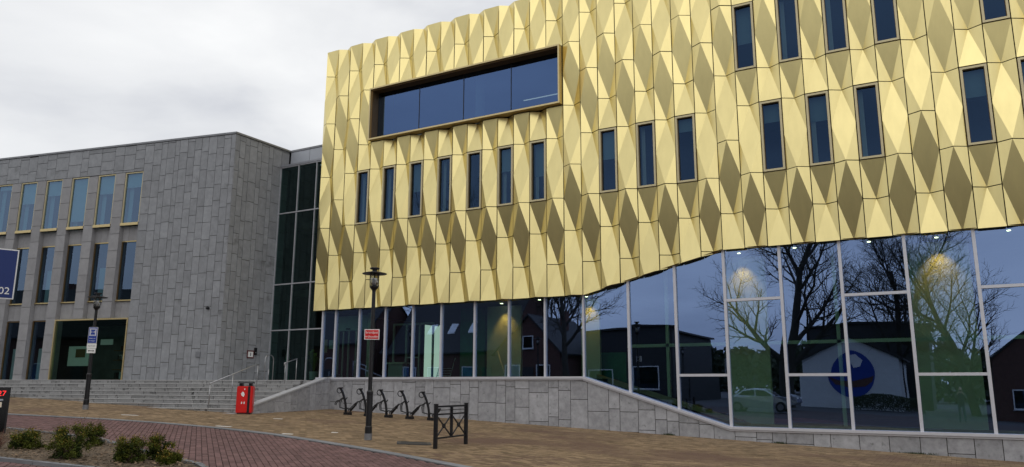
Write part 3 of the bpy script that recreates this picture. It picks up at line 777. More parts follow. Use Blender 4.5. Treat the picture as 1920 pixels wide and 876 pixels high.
# cheek wall at the right end of the stairs
cheek = thing('stair_cheek_wall', 'low sloping stone side wall with pale coping beside the steps', 'wall', (GX, GY, 0), GR)
ca_, cb_, CXF = -3.42, 2.3, 4.15
def ctop(y): return 1.09+(2.06-1.09)*(y+3.42)/(1.14+3.42)
fix(MB().prism([(ca_, .3), (cb_, .3), (cb_, ctop(cb_)-.02), (ca_, ctop(ca_)-.02)], SXR+.005, CXF-.032, 'x').build('core', M['joint'], cheek))
for x0, x1, z0, z1 in stone_columns(ca_, cb_, [.42, .55, .68, .8], .3, 2.4, [.62, .9, .45], random.Random(8)):
    P3 = clip([(x0+.004, 0, z0+.004), (x1-.004, 0, z0+.004), (x1-.004, 0, z1-.004), (x0+.004, 0, z1-.004)], lambda p: ctop(p[0])-.01-p[2])
    if len(P3) < 3: continue
    yc = (x0+x1)/2; zc = sum(p[2] for p in P3)/len(P3)
    fix(MB().prism([(p[0]-yc, p[2]-zc) for p in P3], -.03, 0, 'x').build('wall_slab', M['plinth'], cheek, loc=(CXF, yc, zc)))
fix(MB().prism([(ca_, ctop(ca_)), (1.3, ctop(1.3)), (1.3, ctop(1.3)+.055), (ca_, ctop(ca_)+.055)], SXR-.02, CXF+.035, 'x').build('coping', M['coping'], cheek))
fix(MB().prism([(ca_-.002, .3), (ca_-.002, ctop(ca_)-.01), (ca_-.032, ctop(ca_)-.015), (ca_-.032, .3)], SXR, CXF, 'x').build('end_slab', M['plinth'], cheek))
def rail(pts, posts, label):
    o = thing('handrail', label, 'handrail', (GX, GY, 0), GR)
    MB().tube(pts, .02, 10).build('rail', M['steel'], o, smooth=True)
    for x, y, z0, z1 in posts: MB().tube([(x, y, z0), (x, y, z1)], .016, 10).build('post', M['steel'], o, smooth=True)
def sz(y):                      # stair surface height at local y
    k = math.ceil((-y-SO)/ST-1e-6); return SZ0-SR*max(0, k)
rail([(2.42, -3.42, 1.87), (2.42, -.85, 2.60), (2.42, -.70, 2.60)], [(2.42, -3.38, sz(-3.38)-.02, 1.88), (2.42, -2.2, sz(-2.2)-.02, 2.215), (2.42, -.78, sz(-.78)-.02, 2.60)], 'long steel handrail running down the middle of the stone steps')
rail([(3.36, -.45, 2.57), (3.36, -.45, 2.66), (3.40, .32, 2.85)], [(3.37, -.40, sz(-.4)-.02, 2.67), (3.40, .3, SZ0-.02, 2.84)], 'short steel handrail at the top of the steps near the low wall')
rail([(2.0, .25, SZ0-.02), (2.0, .25, 2.85), (2.0, .3, 2.96), (2.0, .42, 3.01), (2.0, .62, 3.01), (2.0, .74, 2.96), (2.0, .8, 2.85), (2.0, .8, SZ0-.02)], [(2.0, .52, SZ0-.02, 2.45)], 'steel hoop handrail on the landing beside the stone wall')

# ------------------------------------------------------------------ street lamps
def lamp(name, label, x, y, h, signs=None):
    o = thing(name, label, 'street lamp', (x, y, gz(x)), 0, 'street lamps on the plaza')
    MB().lathe([(.085, -.05), (.085, .30), (.072, .32), (.072, 1.05), (.078, 1.07), (.078, 1.12), (.052, 1.16), (.045, h-.75), (.045, h-.56)], 18).build('pole', M['black'], o, smooth=False)
    MB().lathe([(.090, .0), (.090, .15)], 18).build('base_sleeve', M['roofmetal'], o)
    MB().lathe([(.045, h-.60), (.05, h-.56), (.105, h-.49), (.11, h-.46)], 18).build('lantern_seat', M['black'], o)
    MB().lathe([(.100, h-.46), (.108, h-.14)], 18).build('lantern_glass', M['lantern'], o, smooth=True)
    MB().lathe([(.055, h-.458), (.06, h-.26)], 14).build('lamp_diffuser', M['diff'], o, smooth=True)
    MB().lathe([(.12, h-.14), (.30, h-.155), (.305, h-.148), (.30, h-.14), (.13, h-.10)], 28).build('hood_disc', M['black'], o)
    MB().lathe([(.06, h-.10), (.06, h-.03)], 14).build('neck', M['black'], o)
    MB().lathe([(.115, h-.035), (.12, h-.02), (.115, h), (.02, h+.01)], 20).build('cap', M['black'], o)
    for q in range(4):
        t = q*math.pi/2+.6; MB().tube([(.104*math.cos(t), .104*math.sin(t), h-.47), (.112*math.cos(t), .112*math.sin(t), h-.13)], .008, 6).build('lantern_rod', M['black'], o)
    return o
la = lamp('street_lamp', 'black lamp post with a disc hood in front of the bicycle stands', -12.306, 14.728, 4.13)
lb = lamp('street_lamp', 'black lamp post with a disc hood in front of the wide steps', -24.586, 15.349, 3.78)
FACE = math.atan2(12.3, 14.7)           # turn a sign on the pole towards the street
o = thing('red_sign', 'small red sign with white lettering on the lamp post', 'sign', (-12.306, 14.728, gz(-12.3)+2.36), R(33))
MB().box(-.18, .18, -.075, -.055, 0, .25).build('plate', M['white'], o); MB().box(-.162, .162, -.080, -.0755, .018, .232).build('red_field', M['sign_red'], o)
MB().box(-.06, .06, -.054, .06, .04, .07).build('bracket', M['alu_dark'], o); MB().box(-.06, .06, -.054, .06, .18, .21).build('bracket', M['alu_dark'], o)
text('lettering', 'brandput', .080, M['white'], o, (0, -.081, .172), (R(90), 0, 0)); text('lettering', 'vrijhouden', .072, M['white'], o, (0, -.081, .072), (R(90), 0, 0))
o = thing('blue_parking_sign', 'blue sign with white frame and two small white plates on the lamp post', 'sign', (-24.586, 15.349, gz(-24.586)+1.80), R(40)); BLUE = o
MB().box(-.17, .17, -.078, -.058, .46, 1.20).build('plate', M['white'], o); MB().box(-.158, .158, -.083, -.0785, .472, 1.188).build('blue_field', M['blue'], o)
frame_mb(-.125, .125, .80, 1.14, .022, -.087, -.0835).build('symbol_frame', M['white'], o); frame_mb(-.095, .095, .84, 1.10, .014, -.087, -.0835).build('symbol_frame', M['white'], o)
text('lettering', 'K+R', .105, M['white'], o, (0, -.085, .97), (R(90), 0, 0)); text('lettering', 'halen en', .068, M['white'], o, (0, -.085, .68), (R(90), 0, 0)); text('lettering', 'brengen', .068, M['white'], o, (0, -.085, .57), (R(90), 0, 0))
MB().box(-.18, .18, -.078, -.058, .22, .445).build('white_plate', M['white'], o); text('lettering', 'max 5 min', .066, M['black'], o, (0, -.080, .333), (R(90), 0, 0))
MB().box(-.16, .16, -.078, -.058, .0, .21).build('white_plate', M['white'], o)
MB().prism([(-.12, .105), (-.07, .145), (-.07, .118), (.07, .118), (.07, .145), (.12, .105), (.07, .065), (.07, .092), (-.07, .092), (-.07, .065)], -.084, -.0785).build('arrow', M['black'], o)
MB().box(-.05, .05, -.057, .05, .62, .66).build('bracket', M['alu_dark'], o); MB().box(-.05, .05, -.057, .05, .1, .13).build('bracket', M['alu_dark'], o)
BLUE.scale = (.80, 1, .70)

# ------------------------------------------------------------------ red litter bin
bx, by = -20.905, 18.60
o = thing('litter_bin', 'red metal litter bin with black stripe and raised black lid', 'litter bin', (bx, by, gz(bx)), R(40))
bm = bmesh.new(); bmesh.ops.create_cube(bm, size=1); bmesh.ops.scale(bm, vec=(.52, .46, .88), verts=bm.verts); bmesh.ops.translate(bm, vec=(0, 0, .47), verts=bm.verts); bmesh.ops.bevel(bm, geom=[e_ for e_ in bm.edges], offset=.025, segments=2, affect='EDGES')
me = bpy.data.meshes.new('body'); bm.to_mesh(me); bm.free(); me.materials.append(M['red']); put('body', me, o)
MB().box(.10, .175, -.236, .236, .04, .90).build('black_stripe', M['black'], o); MB().box(-.22, .22, -.2, .2, -.03, .035).build('foot', M['black'], o)
for s_ in (-1, 1): MB().box(s_*.15-.05, s_*.15+.05, -.17, .17, .905, 1.0).build('lid_support', M['black'], o)
bm = bmesh.new(); bmesh.ops.create_cube(bm, size=1); bmesh.ops.scale(bm, vec=(.54, .47, .055), verts=bm.verts); bmesh.ops.translate(bm, vec=(0, 0, 1.028), verts=bm.verts)
for v in bm.verts:
    if v.co.z > 1.03: v.co.x *= .8; v.co.y *= .8
me = bpy.data.meshes.new('lid'); bm.to_mesh(me); bm.free(); me.materials.append(M['black']); put('lid', me, o)
MB().prism([(-.10, .60), (-.03, .56), (.0, .63), (-.03, .71), (-.07, .73), (-.12, .67)], -.234, -.2305).build('white_emblem', M['white'], o)
for x in (-.08, .0): MB().prism([(x-.02, .33), (x+.02, .33), (x+.015, .40), (x-.015, .40)], -.234, -.2305).build('white_mark', M['white'], o)
MB().prism([(-.03, .79), (.0, .78), (.01, .83), (-.02, .84)], -.234, -.2305).build('white_mark', M['white'], o)

# ------------------------------------------------------------------ bicycle stands
def stand():
    o = thing('bicycle_stand', '', 'bicycle stand', (0, 0, 0), 0, 'bicycle stands along the stone plinth')
    # local x runs along the wall; the post leans and curls over towards -x
    post = [(.10, 0, 0), (.10, 0, .10), (.085, 0, .28), (.05, 0, .45), (-.01, 0, .63), (-.075, 0, .78), (-.14, 0, .88), (-.19, 0, .93)]
    b = MB()
    for a, c in zip(post, post[1:]): b.bar(a, c, .058, .062)
    b.build('post', M['black'], o)
    ring = [(-.21+.105*math.cos(t), 0, .845+.095*math.sin(t)) for t in [2*math.pi*i/18 for i in range(18)]]
    MB().tube(ring, .016, 6, closed=True).build('top_hoop', M['black'], o)
    MB().box(-.22, -.10, -.05, .05, .91, .955).build('head_plate', M['black'], o)
    for s_ in (-1, 1):
        MB().tube([(.0, s_*.045, .60), (-.09, s_*.05, .55), (-.16, s_*.05, .50), (-.25, s_*.05, .49), (-.30, s_*.05, .45), (-.36, s_*.04, .36), (-.33, s_*.03, .33)], .016, 6).build('upper_wheel_hoop', M['black'], o)
        MB().tube([(-.14, s_*.05, .50), (-.17, s_*.05, .42), (-.15, s_*.04, .25), (.05, s_*.03, .20)], .016, 6).build('wheel_guide', M['black'], o)
        MB().tube([(.10, s_*.05, .02), (.08, s_*.05, .16), (.14, s_*.05, .235), (.22, s_*.05, .22), (.28, s_*.05, .06), (.28, s_*.05, .0)], .016, 6).build('lower_wheel_hoop', M['black'], o)
        MB().tube([(.26, s_*.05, .18), (.36, s_*.05, .27), (.50, s_*.045, .40), (.52, s_*.03, .36), (.40, s_*.02, .23), (.28, s_*.03, .12)], .016, 6).build('wheel_arm', M['black'], o)
    MB().tube([(.03, 0, .50), (.10, 0, .56), (.13, 0, .60)], .018, 6).build('lock_lug', M['black'], o)
    MB().box(.06, .30, -.09, .09, -.02, .085).build('foot', M['black'], o)
    return o
st = stand()
lbls = ['black curled bicycle stand closest to the low stair wall', 'second black curled bicycle stand counted from the stair wall', 'black curled bicycle stand half hidden by the lamp post', 'black curled bicycle stand between the lamp post and the last stand', 'black curled bicycle stand nearest the crossed barrier']
for i in range(5):
    o = st if i == 0 else copy_tree(st)
    t = i/4.0; x = -19.18+t*(-15.86+19.18); y = 21.55+t*.45
    o.location = (x, y, gz(x)); o.rotation_euler = (0, 0, R(8)); o['label'] = lbls[i]

# ------------------------------------------------------------------ crossed barrier
p0 = Vector((-10.05, 14.29)); p1 = Vector((-10.24, 15.80))
L_ = (p1-p0).length
o = thing('pedestrian_barrier', 'black steel barrier with two crossed panels standing on the plaza', 'barrier', (p0.x, p0.y, gz(p0.x)), math.atan2(p1.y-p0.y, p1.x-p0.x))
H_ = .95
for x in (0, L_): MB().box(x-.036, x+.036, -.036, .036, -.05, H_).build('post', M['black'], o); MB().box(x-.04, x+.04, -.04, .04, H_, H_+.012).build('post_cap', M['black'], o)
for z, t in ((H_-.05, .04), (H_-.13, .014), (H_-.22, .035), (.22, .035)): MB().box(.051, L_-.051, -.018, .018, z-t/2, z+t/2).build('rail', M['black'], o)
MB().box(L_/2-.03, L_/2+.03, -.025, .025, .24, H_-.07).build('middle_post', M['black'], o)
for s_ in (0, 1):
    xa = .05 if s_ == 0 else L_/2+.03; xb = L_/2-.03 if s_ == 0 else L_-.05
    MB().bar((xa, 0, .25), (xb, 0, H_-.25), .018, .03).build('brace', M['steel'] if False else M['black'], o); MB().bar((xa, .004, H_-.25), (xb, .004, .25), .018, .03).build('brace', M['black'], o)
    xm, zm = (xa+xb)/2, (H_)/2; MB().lathe([(.055, -.02), (.055, .02)], 12).build('brace_disc', M['black'], o, loc=(xm, .002, zm), rot=(R(90), 0, 0))

# ------------------------------------------------------------------ small things on the plaza
o = thing('drain_grate', 'dark square drain cover set in the yellow paving beside the barrier', 'drain cover', (-11.12, 14.95, gz(-11.12)+.004), R(38))
o.rotation_euler = (0, -math.atan(GB), R(38))
MB().box(-.36, .36, -.36, .36, -.02, .006).build('cover', mat('iron_cover', (.07, .062, .05), .8), o); frame_mb(-.39, .39, -.39, .39, .03, -.012, .008).build('frame', M['asphalt'], o, rot=(R(90), 0, 0))
for i in range(5): MB().box(-.3, .3, -.26+.13*i-.012, -.26+.13*i+.012, .0065, .009).build('rib', M['asphalt'], o)
for (x, y, w_, lb_) in [(-18.6, 17.9, .28, 'pale marker strip in the paving in front of the red bin'), (-21.75, 15.0, .5, 'long pale marker strip in the paving near the lamp by the steps'), (-14.15, 15.6, .16, 'tiny pale marker in the open paving behind the curved kerb'), (-14.5, 14.3, .26, 'pale marker right beside the kerb, closest to the lamp by the bicycle stands'), (-17.1, 14.55, .42, 'pale marker strip beside the outermost bend of the kerb')]:
    q = MB().box(-w_/2, w_/2, -.06, .06, -.02, .004).build('marker_stud', M['white'], None); q.location = (x, y, gz(x)+.002); q.rotation_euler = (0, -math.atan(GB), R(25)); tag(q, lb_, 'marker', 'pale markers in the paving')

# ------------------------------------------------------------------ signs at the left edge
rz = R(68); ex = Vector((math.cos(rz), math.sin(rz))); ctr = Vector((-10.58, 5.465))-ex*.34
o = thing('parking_garage_sign', 'large navy blue sign with a white roof shape and number 002 on a post', 'sign', (ctr.x, ctr.y, gz(ctr.x)), rz)
zb = 2.86-gz(ctr.x)
MB().tube([(-.16, .05, -.1), (-.16, .05, zb+.6)], .038, 12).build('post', M['alu_dark'], o)
MB().box(-.34, .34, -.012, .0, zb, zb+.65).build('plate', M['white'], o); MB().box(-.325, .325, -.017, -.0125, zb+.015, zb+.635).build('blue_field', M['navy'], o)
MB().prism([(.01, zb+.26), (.01, zb+.44), (-.10, zb+.50), (-.21, zb+.44), (-.21, zb+.26), (-.28, zb+.26), (-.28, zb+.48), (-.10, zb+.585), (.08, zb+.48), (.08, zb+.26)], -.022, -.0175).build('roof_symbol', M['cream'], o)
text('lettering', '002', .128, M['white'], o, (.195, -.019, zb+.10), (R(90), 0, 0))
for z in (.15, .5): MB().box(-.22, -.10, .001, .1, zb+z, zb+z+.03).build('bracket', M['alu_dark'], o)
rz = R(66); ex = Vector((math.cos(rz), math.sin(rz))); ctr = Vector((-17.30, 9.13))-ex*.27
o = thing('price_totem', 'short black price totem with red digits at the edge of the planting bed', 'totem', (ctr.x, ctr.y, gz(ctr.x)), rz)
MB().prism([(-.27, -.1), (.27, -.1), (.27, .99), (-.27, .99)], -.04, .06).build('body', M['black'], o)
MB().box(-.235, .235, -.047, -.041, .06, .965).build('screen', mat('black_gloss', (.008, .008, .009), .15), o)
text('digits', '27', .15, M['led'], o, (.12, -.05, .86), (R(90), 0, 0)); MB().box(-.2, .155, -.051, -.0475, .715, .75).build('grey_bar', M['fascia'], o)
MB().prism([(.03, .58), (.07, .58), (.07, .63), (.10, .63), (.10, .58), (.14, .58), (.14, .68), (.10, .69), (.03, .69)], -.052, -.0475).build('roof_symbol', M['cream'], o)
text('lettering', '8:00', .07, M['white'], o, (.05, -.05, .545), (R(90), 0, 0)); text('lettering', '24/7', .07, M['white'], o, (.05, -.05, .475), (R(90), 0, 0)); text('lettering', '24/7', .07, M['white'], o, (.05, -.05, .405), (R(90), 0, 0))
MB().lathe([(.075, 0), (.075, .004)], 20).build('round_mark', mat('pale_pink', (.60, .42, .42), .5), o, loc=(.0, -.0475, .28), rot=(R(90), 0, 0)); MB().box(-.05, .05, -.056, -.052, .268, .292).build('round_mark_bar', M['sign_red'], o)
MB().box(-.1, .1, -.051, -.0475, .12, .15).build('grey_bar', M['fascia'], o)

# ------------------------------------------------------------------ shrubs in the bed
def leafcloud(n, rx, ry, rz_, leaf, rr, lo=.25, upbias=.0):
    b = MB()
    clumps = []
    for _ in range(26):
        t = rr.uniform(0, 6.283); f_ = rr.uniform(.3, .95); zz = rr.uniform(.12, 1)
        w_ = math.sqrt(max(0, 1-(zz*.9)**2*.7)); clumps.append(Vector((math.cos(t)*f_*rx*w_, math.sin(t)*f_*ry*w_, zz*rz_)))
    for _ in range(n):
        c = rr.choice(clumps); s_ = rr.uniform(.05, .24)*rx
        d = Vector((rr.gauss(0, 1), rr.gauss(0, 1), rr.gauss(0, 1))).normalized()*s_*rr.uniform(.4, 1)*1.4
        p = c+d
        if p.z < .03: p.z = rr.uniform(.03, .1)
        g = Vector((rr.gauss(0, 1), rr.gauss(0, 1), rr.gauss(.8, .7))).normalized(); a = g.orthogonal().normalized(); a.rotate(Matrix.Rotation(rr.uniform(0, 6.28), 3, g)); q = g.cross(a)
        l = leaf*rr.uniform(.6, 1.3)
        b.poly([p-a*l, p-q*l*.38+g*l*.1, p+a*l, p+q*l*.38+g*l*.1])
    return b, clumps
def shrub(seed, label, x, y, rx, h, redtwigs=0):
    rr = random.Random(seed)
    o = thing('shrub', label, 'shrub', (x, y, gz(x)+.0), rr.uniform(0, 6.28), 'shrubs in the planting bed'); h *= .88
    b, cl = leafcloud(3400, rx, rx*.9, h*.9, .018, rr); b.build('foliage', M['leaf'], o)
    bt = MB()
    for c in cl:
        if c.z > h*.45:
            for _ in range(22):
                p = c+Vector((rr.gauss(0, .035), rr.gauss(0, .035), abs(rr.gauss(.04, .04)))); l = rr.uniform(.010, .022); t = rr.uniform(0, 6.28); a = Vector((math.cos(t), math.sin(t), .8)).normalized()*l; q = Vector((-math.sin(t), math.cos(t), 0))*l*.35
                bt.poly([p-a, p-q, p+a, p+q])
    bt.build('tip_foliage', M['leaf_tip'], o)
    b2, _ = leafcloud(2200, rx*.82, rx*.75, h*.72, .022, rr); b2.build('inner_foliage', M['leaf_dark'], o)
    b = MB()
    for c in cl: b.tube([(rr.uniform(-.03, .03), rr.uniform(-.03, .03), 0), (c.x*.4, c.y*.4, c.z*.5), tuple(c*1.05)], [.008, .005, .002], 4)
    for _ in range(redtwigs): 
        t = rr.uniform(0, 6.28); b.tube([(0, 0, h*.3), (math.cos(t)*rx*.5, math.sin(t)*rx*.5, h*.9), (math.cos(t)*rx*.8, math.sin(t)*rx*.8, h*rr.uniform(1.15, 1.4))], [.005, .004, .002], 4)
    b.build('stem', M['twig'], o)
shrub(1, 'low rounded shrub beside the price totem', -14.35, 7.95, .33, .46, 1)
shrub(2, 'largest and tallest olive green shrub in the planting bed', -12.75, 7.75, .40, .66, 1)
shrub(3, 'shrub growing behind the largest shrub against the edging', -14.3, 9.05, .36, .52, 2)
shrub(4, 'broad yellow green shrub beside the smallest shrub', -11.75, 8.15, .38, .50, 4)
shrub(5, 'narrow pointed shrub between the broad shrub and the bed tip', -11.70, 8.66, .28, .50, 1)
shrub(6, 'smallest shrub at the pointed tip of the planting bed', -11.12, 8.43, .22, .30, 2)
rr = random.Random(77)
o = thing('bare_twig_plant', 'clump of bare reddish twigs at the foot of the totem', 'plant', (-14.72, 7.68, gz(-14.72)+.05))
b = MB()
for _ in range(60):
    t = rr.uniform(0, 6.28); s_ = rr.uniform(.05, .22); h = rr.uniform(.15, .34); b.tube([(rr.uniform(-.03, .03), rr.uniform(-.03, .03), 0), (math.cos(t)*s_*.5, math.sin(t)*s_*.5, h*.6), (math.cos(t)*s_, math.sin(t)*s_, h)], [.004, .003, .0015], 3)
b.build('stem', mat('red_twig', (.16, .07, .05), .9), o)

# ------------------------------------------------------------------ things inside the entrance, seen through the glass
def inner(name, label, cat, loc, rz=0): return thing(name, label, cat, loc, rz)
o = inner('round_column', 'pale round column just inside the entrance glass', 'column', (-20.75, YG+.9, FL)); MB().lathe([(.16, 0), (.16, 2.7)], 20).build('shaft', M['pale_wall'], o, smooth=True); MB().lathe([(.19, 0), (.19, .08)], 20).build('base', M['alu'], o)
o = inner('sliding_door', 'automatic sliding door with pale header box inside the entrance', 'door', (-21.9, YG+.8, FL))
MB().box(-.55, 1.0, 0, .22, 2.0, 2.62).build('header_box', M['blind'], o)
for x in (-.55, -.3, .0, .4, .62): MB().box(x-.03, x+.03, .05, .11, 0, 2.0).build('door_stile', M['alu'], o)
MB().box(-.1, .12, -.03, -.001, 2.05, 2.10).build('sensor', M['black'], o)
o = inner('inner_glass_door', 'pair of white framed inner doors behind the entrance glass', 'door', (-18.6, YG+1.3, FL))
for x in (-1.3, -.65, .0, .65): MB().box(x-.035, x+.035, 0, .07, 0, 2.25).build('stile', M['alu'], o)
MB().box(-1.265, .615, 0, .07, 2.18, 2.25).build('rail', M['alu'], o); MB().box(-.615, -.035, .01, .05, .85, .9).build('push_bar', M['alu'], o); MB().box(-.615, -.035, .01, .05, .02, .09).build('kick_rail', M['alu'], o)
o = inner('reception_desk', 'low pale desk seen through the entrance glass behind the lamp post', 'desk', (-19.6, YG+1.0, FL)); MB().box(-.5, .5, 0, .5, .62, .68).build('top', M['pale_wall'], o); MB().box(-.35, .35, .08, .42, 0, .619).build('pedestal', M['blind'], o)
o = inner('folding_rack', 'folded white metal rack leaning inside the entrance glass', 'rack', (-16.95, YG+.6, FL))
for i in range(5): MB().tube([(-.3, .05*i, .05+.09*i), (.32, .05*i, .05+.09*i)], .012, 6).build('rod', M['alu'], o)
for x in (-.3, .32): MB().tube([(x, 0, 0), (x+.05, .3, .8)], .012, 6).build('side_rod', M['alu'], o)
o = inner('leaning_pole', 'white pole leaning against the lit wall inside the glass', 'pole', (-14.6, YG+.5, FL)); MB().tube([(.5, 0, 0), (-.35, .8, 1.05)], .03, 8).build('shaft', M['white'], o)
o = inner('house_plant', 'yellow green potted plant inside the dark glazed link', 'plant', (-23.8, YG+.9, 2.02)); MB().lathe([(.16, 0), (.2, .35), (.2, .4)], 16).build('pot', M['white'], o)
rr = random.Random(9); b = MB()
for _ in range(16):
    t = rr.uniform(0, 6.28); l = rr.uniform(.35, .6); h = rr.uniform(.5, 1.0); p = [Vector((0, 0, .38)), Vector((math.cos(t)*l*.5, math.sin(t)*l*.5, .38+h)), Vector((math.cos(t)*l, math.sin(t)*l, .3+h*.9))]
    w_ = Vector((-math.sin(t), math.cos(t), 0))*.06; b.poly([p[0]-w_*.3, p[0]+w_*.3, p[1]+w_, p[1]-w_]); b.poly([p[1]-w_, p[1]+w_, p[2]])
b.build('leaf', M['plantleaf'], o)
o = inner('noticeboard', 'brown and white notice sheets hanging inside the glazed link', 'notice', (-23.0, YG+.8, 3.2)); MB().box(-.32, -.02, 0, .02, 0, .55).build('sheet', M['wood'], o); MB().box(.08, .3, 0, .02, .15, .52).build('sheet', M['blind'], o)
o = inner('green_screen', 'pointed green panel standing inside the glazed link', 'panel', (-25.0, YG+.5, 2.02)); MB().prism([(-.13, 0), (.13, 0), (.1, .9), (.0, 1.5), (-.1, .9)], 0, .05).build('panel', mat('teal_panel', (.10, .35, .25), .5), o); MB().box(-.2, .2, -.1, .15, 0, .03).build('foot', M['black'], o)

# ------------------------------------------------------------------ across the street (behind the camera, seen mirrored in the glass)
def bare_tree(name, label, x, y, h, r0, seed, levels=4, limbs=8, lean=(0, 0), start=.28, spread=1.0, wig=.12):
    rr = random.Random(seed); tr = MB(); cr_ = MB(); cr2 = MB()
    def grow(p, d, ln, rad, lv):
        n = 6 if lv == 0 else (5 if lv < 3 else 3); pts = [p.copy()]; dirs = [d.copy()]
        for i in range(n):
            d = (d+Vector((rr.gauss(0, wig), rr.gauss(0, wig), rr.gauss(0, wig*.6)+(.10 if lv else .02)))).normalized()
            p = p+d*ln/n; pts.append(p.copy()); dirs.append(d.copy())
        rs = [rad*(1-(.75 if lv else .6)*i/n) for i in range(n+1)]
        (tr if lv < 2 else cr_ if lv < 3 else cr2).tube(pts, rs, 8 if lv == 0 else 6 if lv == 1 else 4 if lv == 2 else 3, cap=False)
        if lv >= levels: return
        m = limbs if lv == 0 else (8 if lv == 1 else 7 if lv == 2 else 6)
        for q in range(m):
            t = (start+(1-start)*(q+rr.random())/m) if lv == 0 else .22+.78*(q+rr.random()*.9)/m
            i = min(n-1, int(t*n)); a = pts[i].lerp(pts[i+1], t*n-i); dd = dirs[i+1]
            side = dd.orthogonal().normalized(); side.rotate(Matrix.Rotation(q*2.4+rr.uniform(-.6, .6), 3, dd))
            ang = rr.uniform(.55, 1.0)*spread if lv == 0 else rr.uniform(.5, .95)
            nd = (dd*math.cos(ang)+side*math.sin(ang)).normalized()
            grow(a, nd, ln*rr.uniform(.48, .66)*(1-.35*t if lv == 0 else 1-.25*t), max(.012, rs[i]*rr.uniform(.5, .68)), lv+1)
    grow(Vector((0, 0, -.2)), Vector((lean[0], lean[1], 1)).normalized(), h*.72, r0, 0)
    o = thing(name, label, 'tree', (x, y, gz(x)-.05), 0, 'bare trees across the street')
    tr.build('trunk', M['bark'], o, smooth=True); c = cr_.build('crown', M['bark'], o, smooth=True); cr2.build('twigs', M['bark'], c)
    return o
bare_tree('bare_tree', 'big bare tree with low spreading limbs in front of the white house', -10.3, -9.5, 16.5, .40, 4, limbs=9, start=.18, spread=1.1)
bare_tree('bare_tree', 'bare tree with dense fine twigs beside the dark gabled house', .9, -17, 15, .30, 12, limbs=11, start=.2)
bare_tree('bare_tree', 'bare tree with dense twigs behind the white house', -3.6, -19, 15, .28, 21, limbs=10, start=.25)
bare_tree('bare_tree', 'slim bare tree standing at the far end of the planting bed', -20.7, 4.6, 11, .24, 33, limbs=7, start=.42, wig=.08)
def house(name, label, x0, x1, yf, dep, eave, ridge, wm, axis='y', rm='rooftile', wins=(), door=None, chim=True, over=.3):
    """gable house; front faces +y at yf. axis='y': gable end towards the street, axis='x': ridge parallel to the street"""
    cx = (x0+x1)/2; g0 = gz(cx); w = (x1-x0)/2
    o = thing(name, label, 'house', (cx, yf, g0), 0, None)
    e_, r_ = eave-g0, ridge-g0
    if axis == 'y':
        fix(MB().prism([(-w, -.3), (w, -.3), (w, e_), (0, r_), (-w, e_)], -dep, 0).build('wall', M[wm], o))
        rf = MB()
        sl = (r_-e_)/w
        for s_ in (-1, 1):
            rf.hexa([(s_*(w+over), -dep-.1, e_-over*sl+.03), (s_*(w+over), .18, e_-over*sl+.03), (0, .18, r_+.03), (0, -dep-.1, r_+.03), (s_*(w+over), -dep-.1, e_-over*sl+.17), (s_*(w+over), .18, e_-over*sl+.17), (0, .18, r_+.2), (0, -dep-.1, r_+.2)])
    else:
        fix(MB().prism([(-dep, -.3), (0, -.3), (0, e_), (-dep/2, r_), (-dep, e_)], -w, w, 'x').build('wall', M[wm], o))
        rf = MB(); sl = (r_-e_)/(dep/2)
        for s_ in (0, 1):
            ye = over if s_ == 0 else -dep-over
            rf.hexa([(-w-.15, ye, e_-over*sl+.03), (w+.15, ye, e_-over*sl+.03), (w+.15, -dep/2, r_+.03), (-w-.15, -dep/2, r_+.03), (-w-.15, ye, e_-over*sl+.17), (w+.15, ye, e_-over*sl+.17), (w+.15, -dep/2, r_+.2), (-w-.15, -dep/2, r_+.2)])
    rf = fix(rf.build('roof', M[rm], o))
    if chim: MB().box(-.3+w*.3, .3+w*.3, -dep*.6, -dep*.6+.6, r_-.9, r_+.8).build('chimney', M['housebrick'], rf)
    for (wx, wz, ww, wh) in wins:
        wn = frame_mb(wx-ww/2, wx+ww/2, wz, wz+wh, .07, .005, .09).build('window', M['white'], o)
        MB().poly([(wx-ww/2+.06, .05, wz+.06), (wx+ww/2-.06, .05, wz+.06), (wx+ww/2-.06, .05, wz+wh-.06), (wx-ww/2+.06, .05, wz+wh-.06)]).build('pane', M['glassU'], wn)
        MB().box(wx-ww/2-.05, wx+ww/2+.05, .0, .14, wz-.07, wz-.002).build('sill', M['coping'], wn)
    if door is not None:
        d_ = MB().box(door-.5, door+.5, .004, .06, -.1, 2.1).build('door', M['darkclad'], o); MB().lathe([(.03, 0), (.03, .05)], 8).build('handle', M['steel'], d_, loc=(door+.38, .06, 1.0), rot=(R(-90), 0, 0))
    return o
wh = house('white_gable_house', 'white rendered gable house with a round blue mural on its end wall', -10.3, -3.3, -14, 10, 3.85, 5.5, 'render', chim=False)
g0 = gz(-6.8)
mu = MB().lathe([(1.72, 0), (1.72, .02)], 48).build('round_mural', M['blue'], wh, loc=(.2, .012, 2.75-g0), rot=(R(-90), 0, 0))
MB().prism([(x_, -y_) for x_, y_ in [(-.2, 1.3), (.5, 1.45), (.95, 1.0), (.75, .55), (.3, .45), (.1, .9), (-.35, .95)]], 0, .01, 'z').build('pale_patch', M['white'], mu, loc=(0, 0, .023))
MB().prism([(x_, -y_) for x_, y_ in [(-1.7, -.2), (-.8, -.55), (.2, -.5), (1.3, -.25), (1.65, -.1), (1.5, -.55), (1.0, -.9), (-.2, -1.0), (-1.2, -.8)]], 0, .01, 'z').build('brown_band', M['housebrick'], mu, loc=(0, 0, .024), rot=(0, 0, 0))
house('dark_block', 'dark flat clad block rising behind the white house', -11.5, -2, -25, 9, 7.0, 7.15, 'darkclad', chim=False)
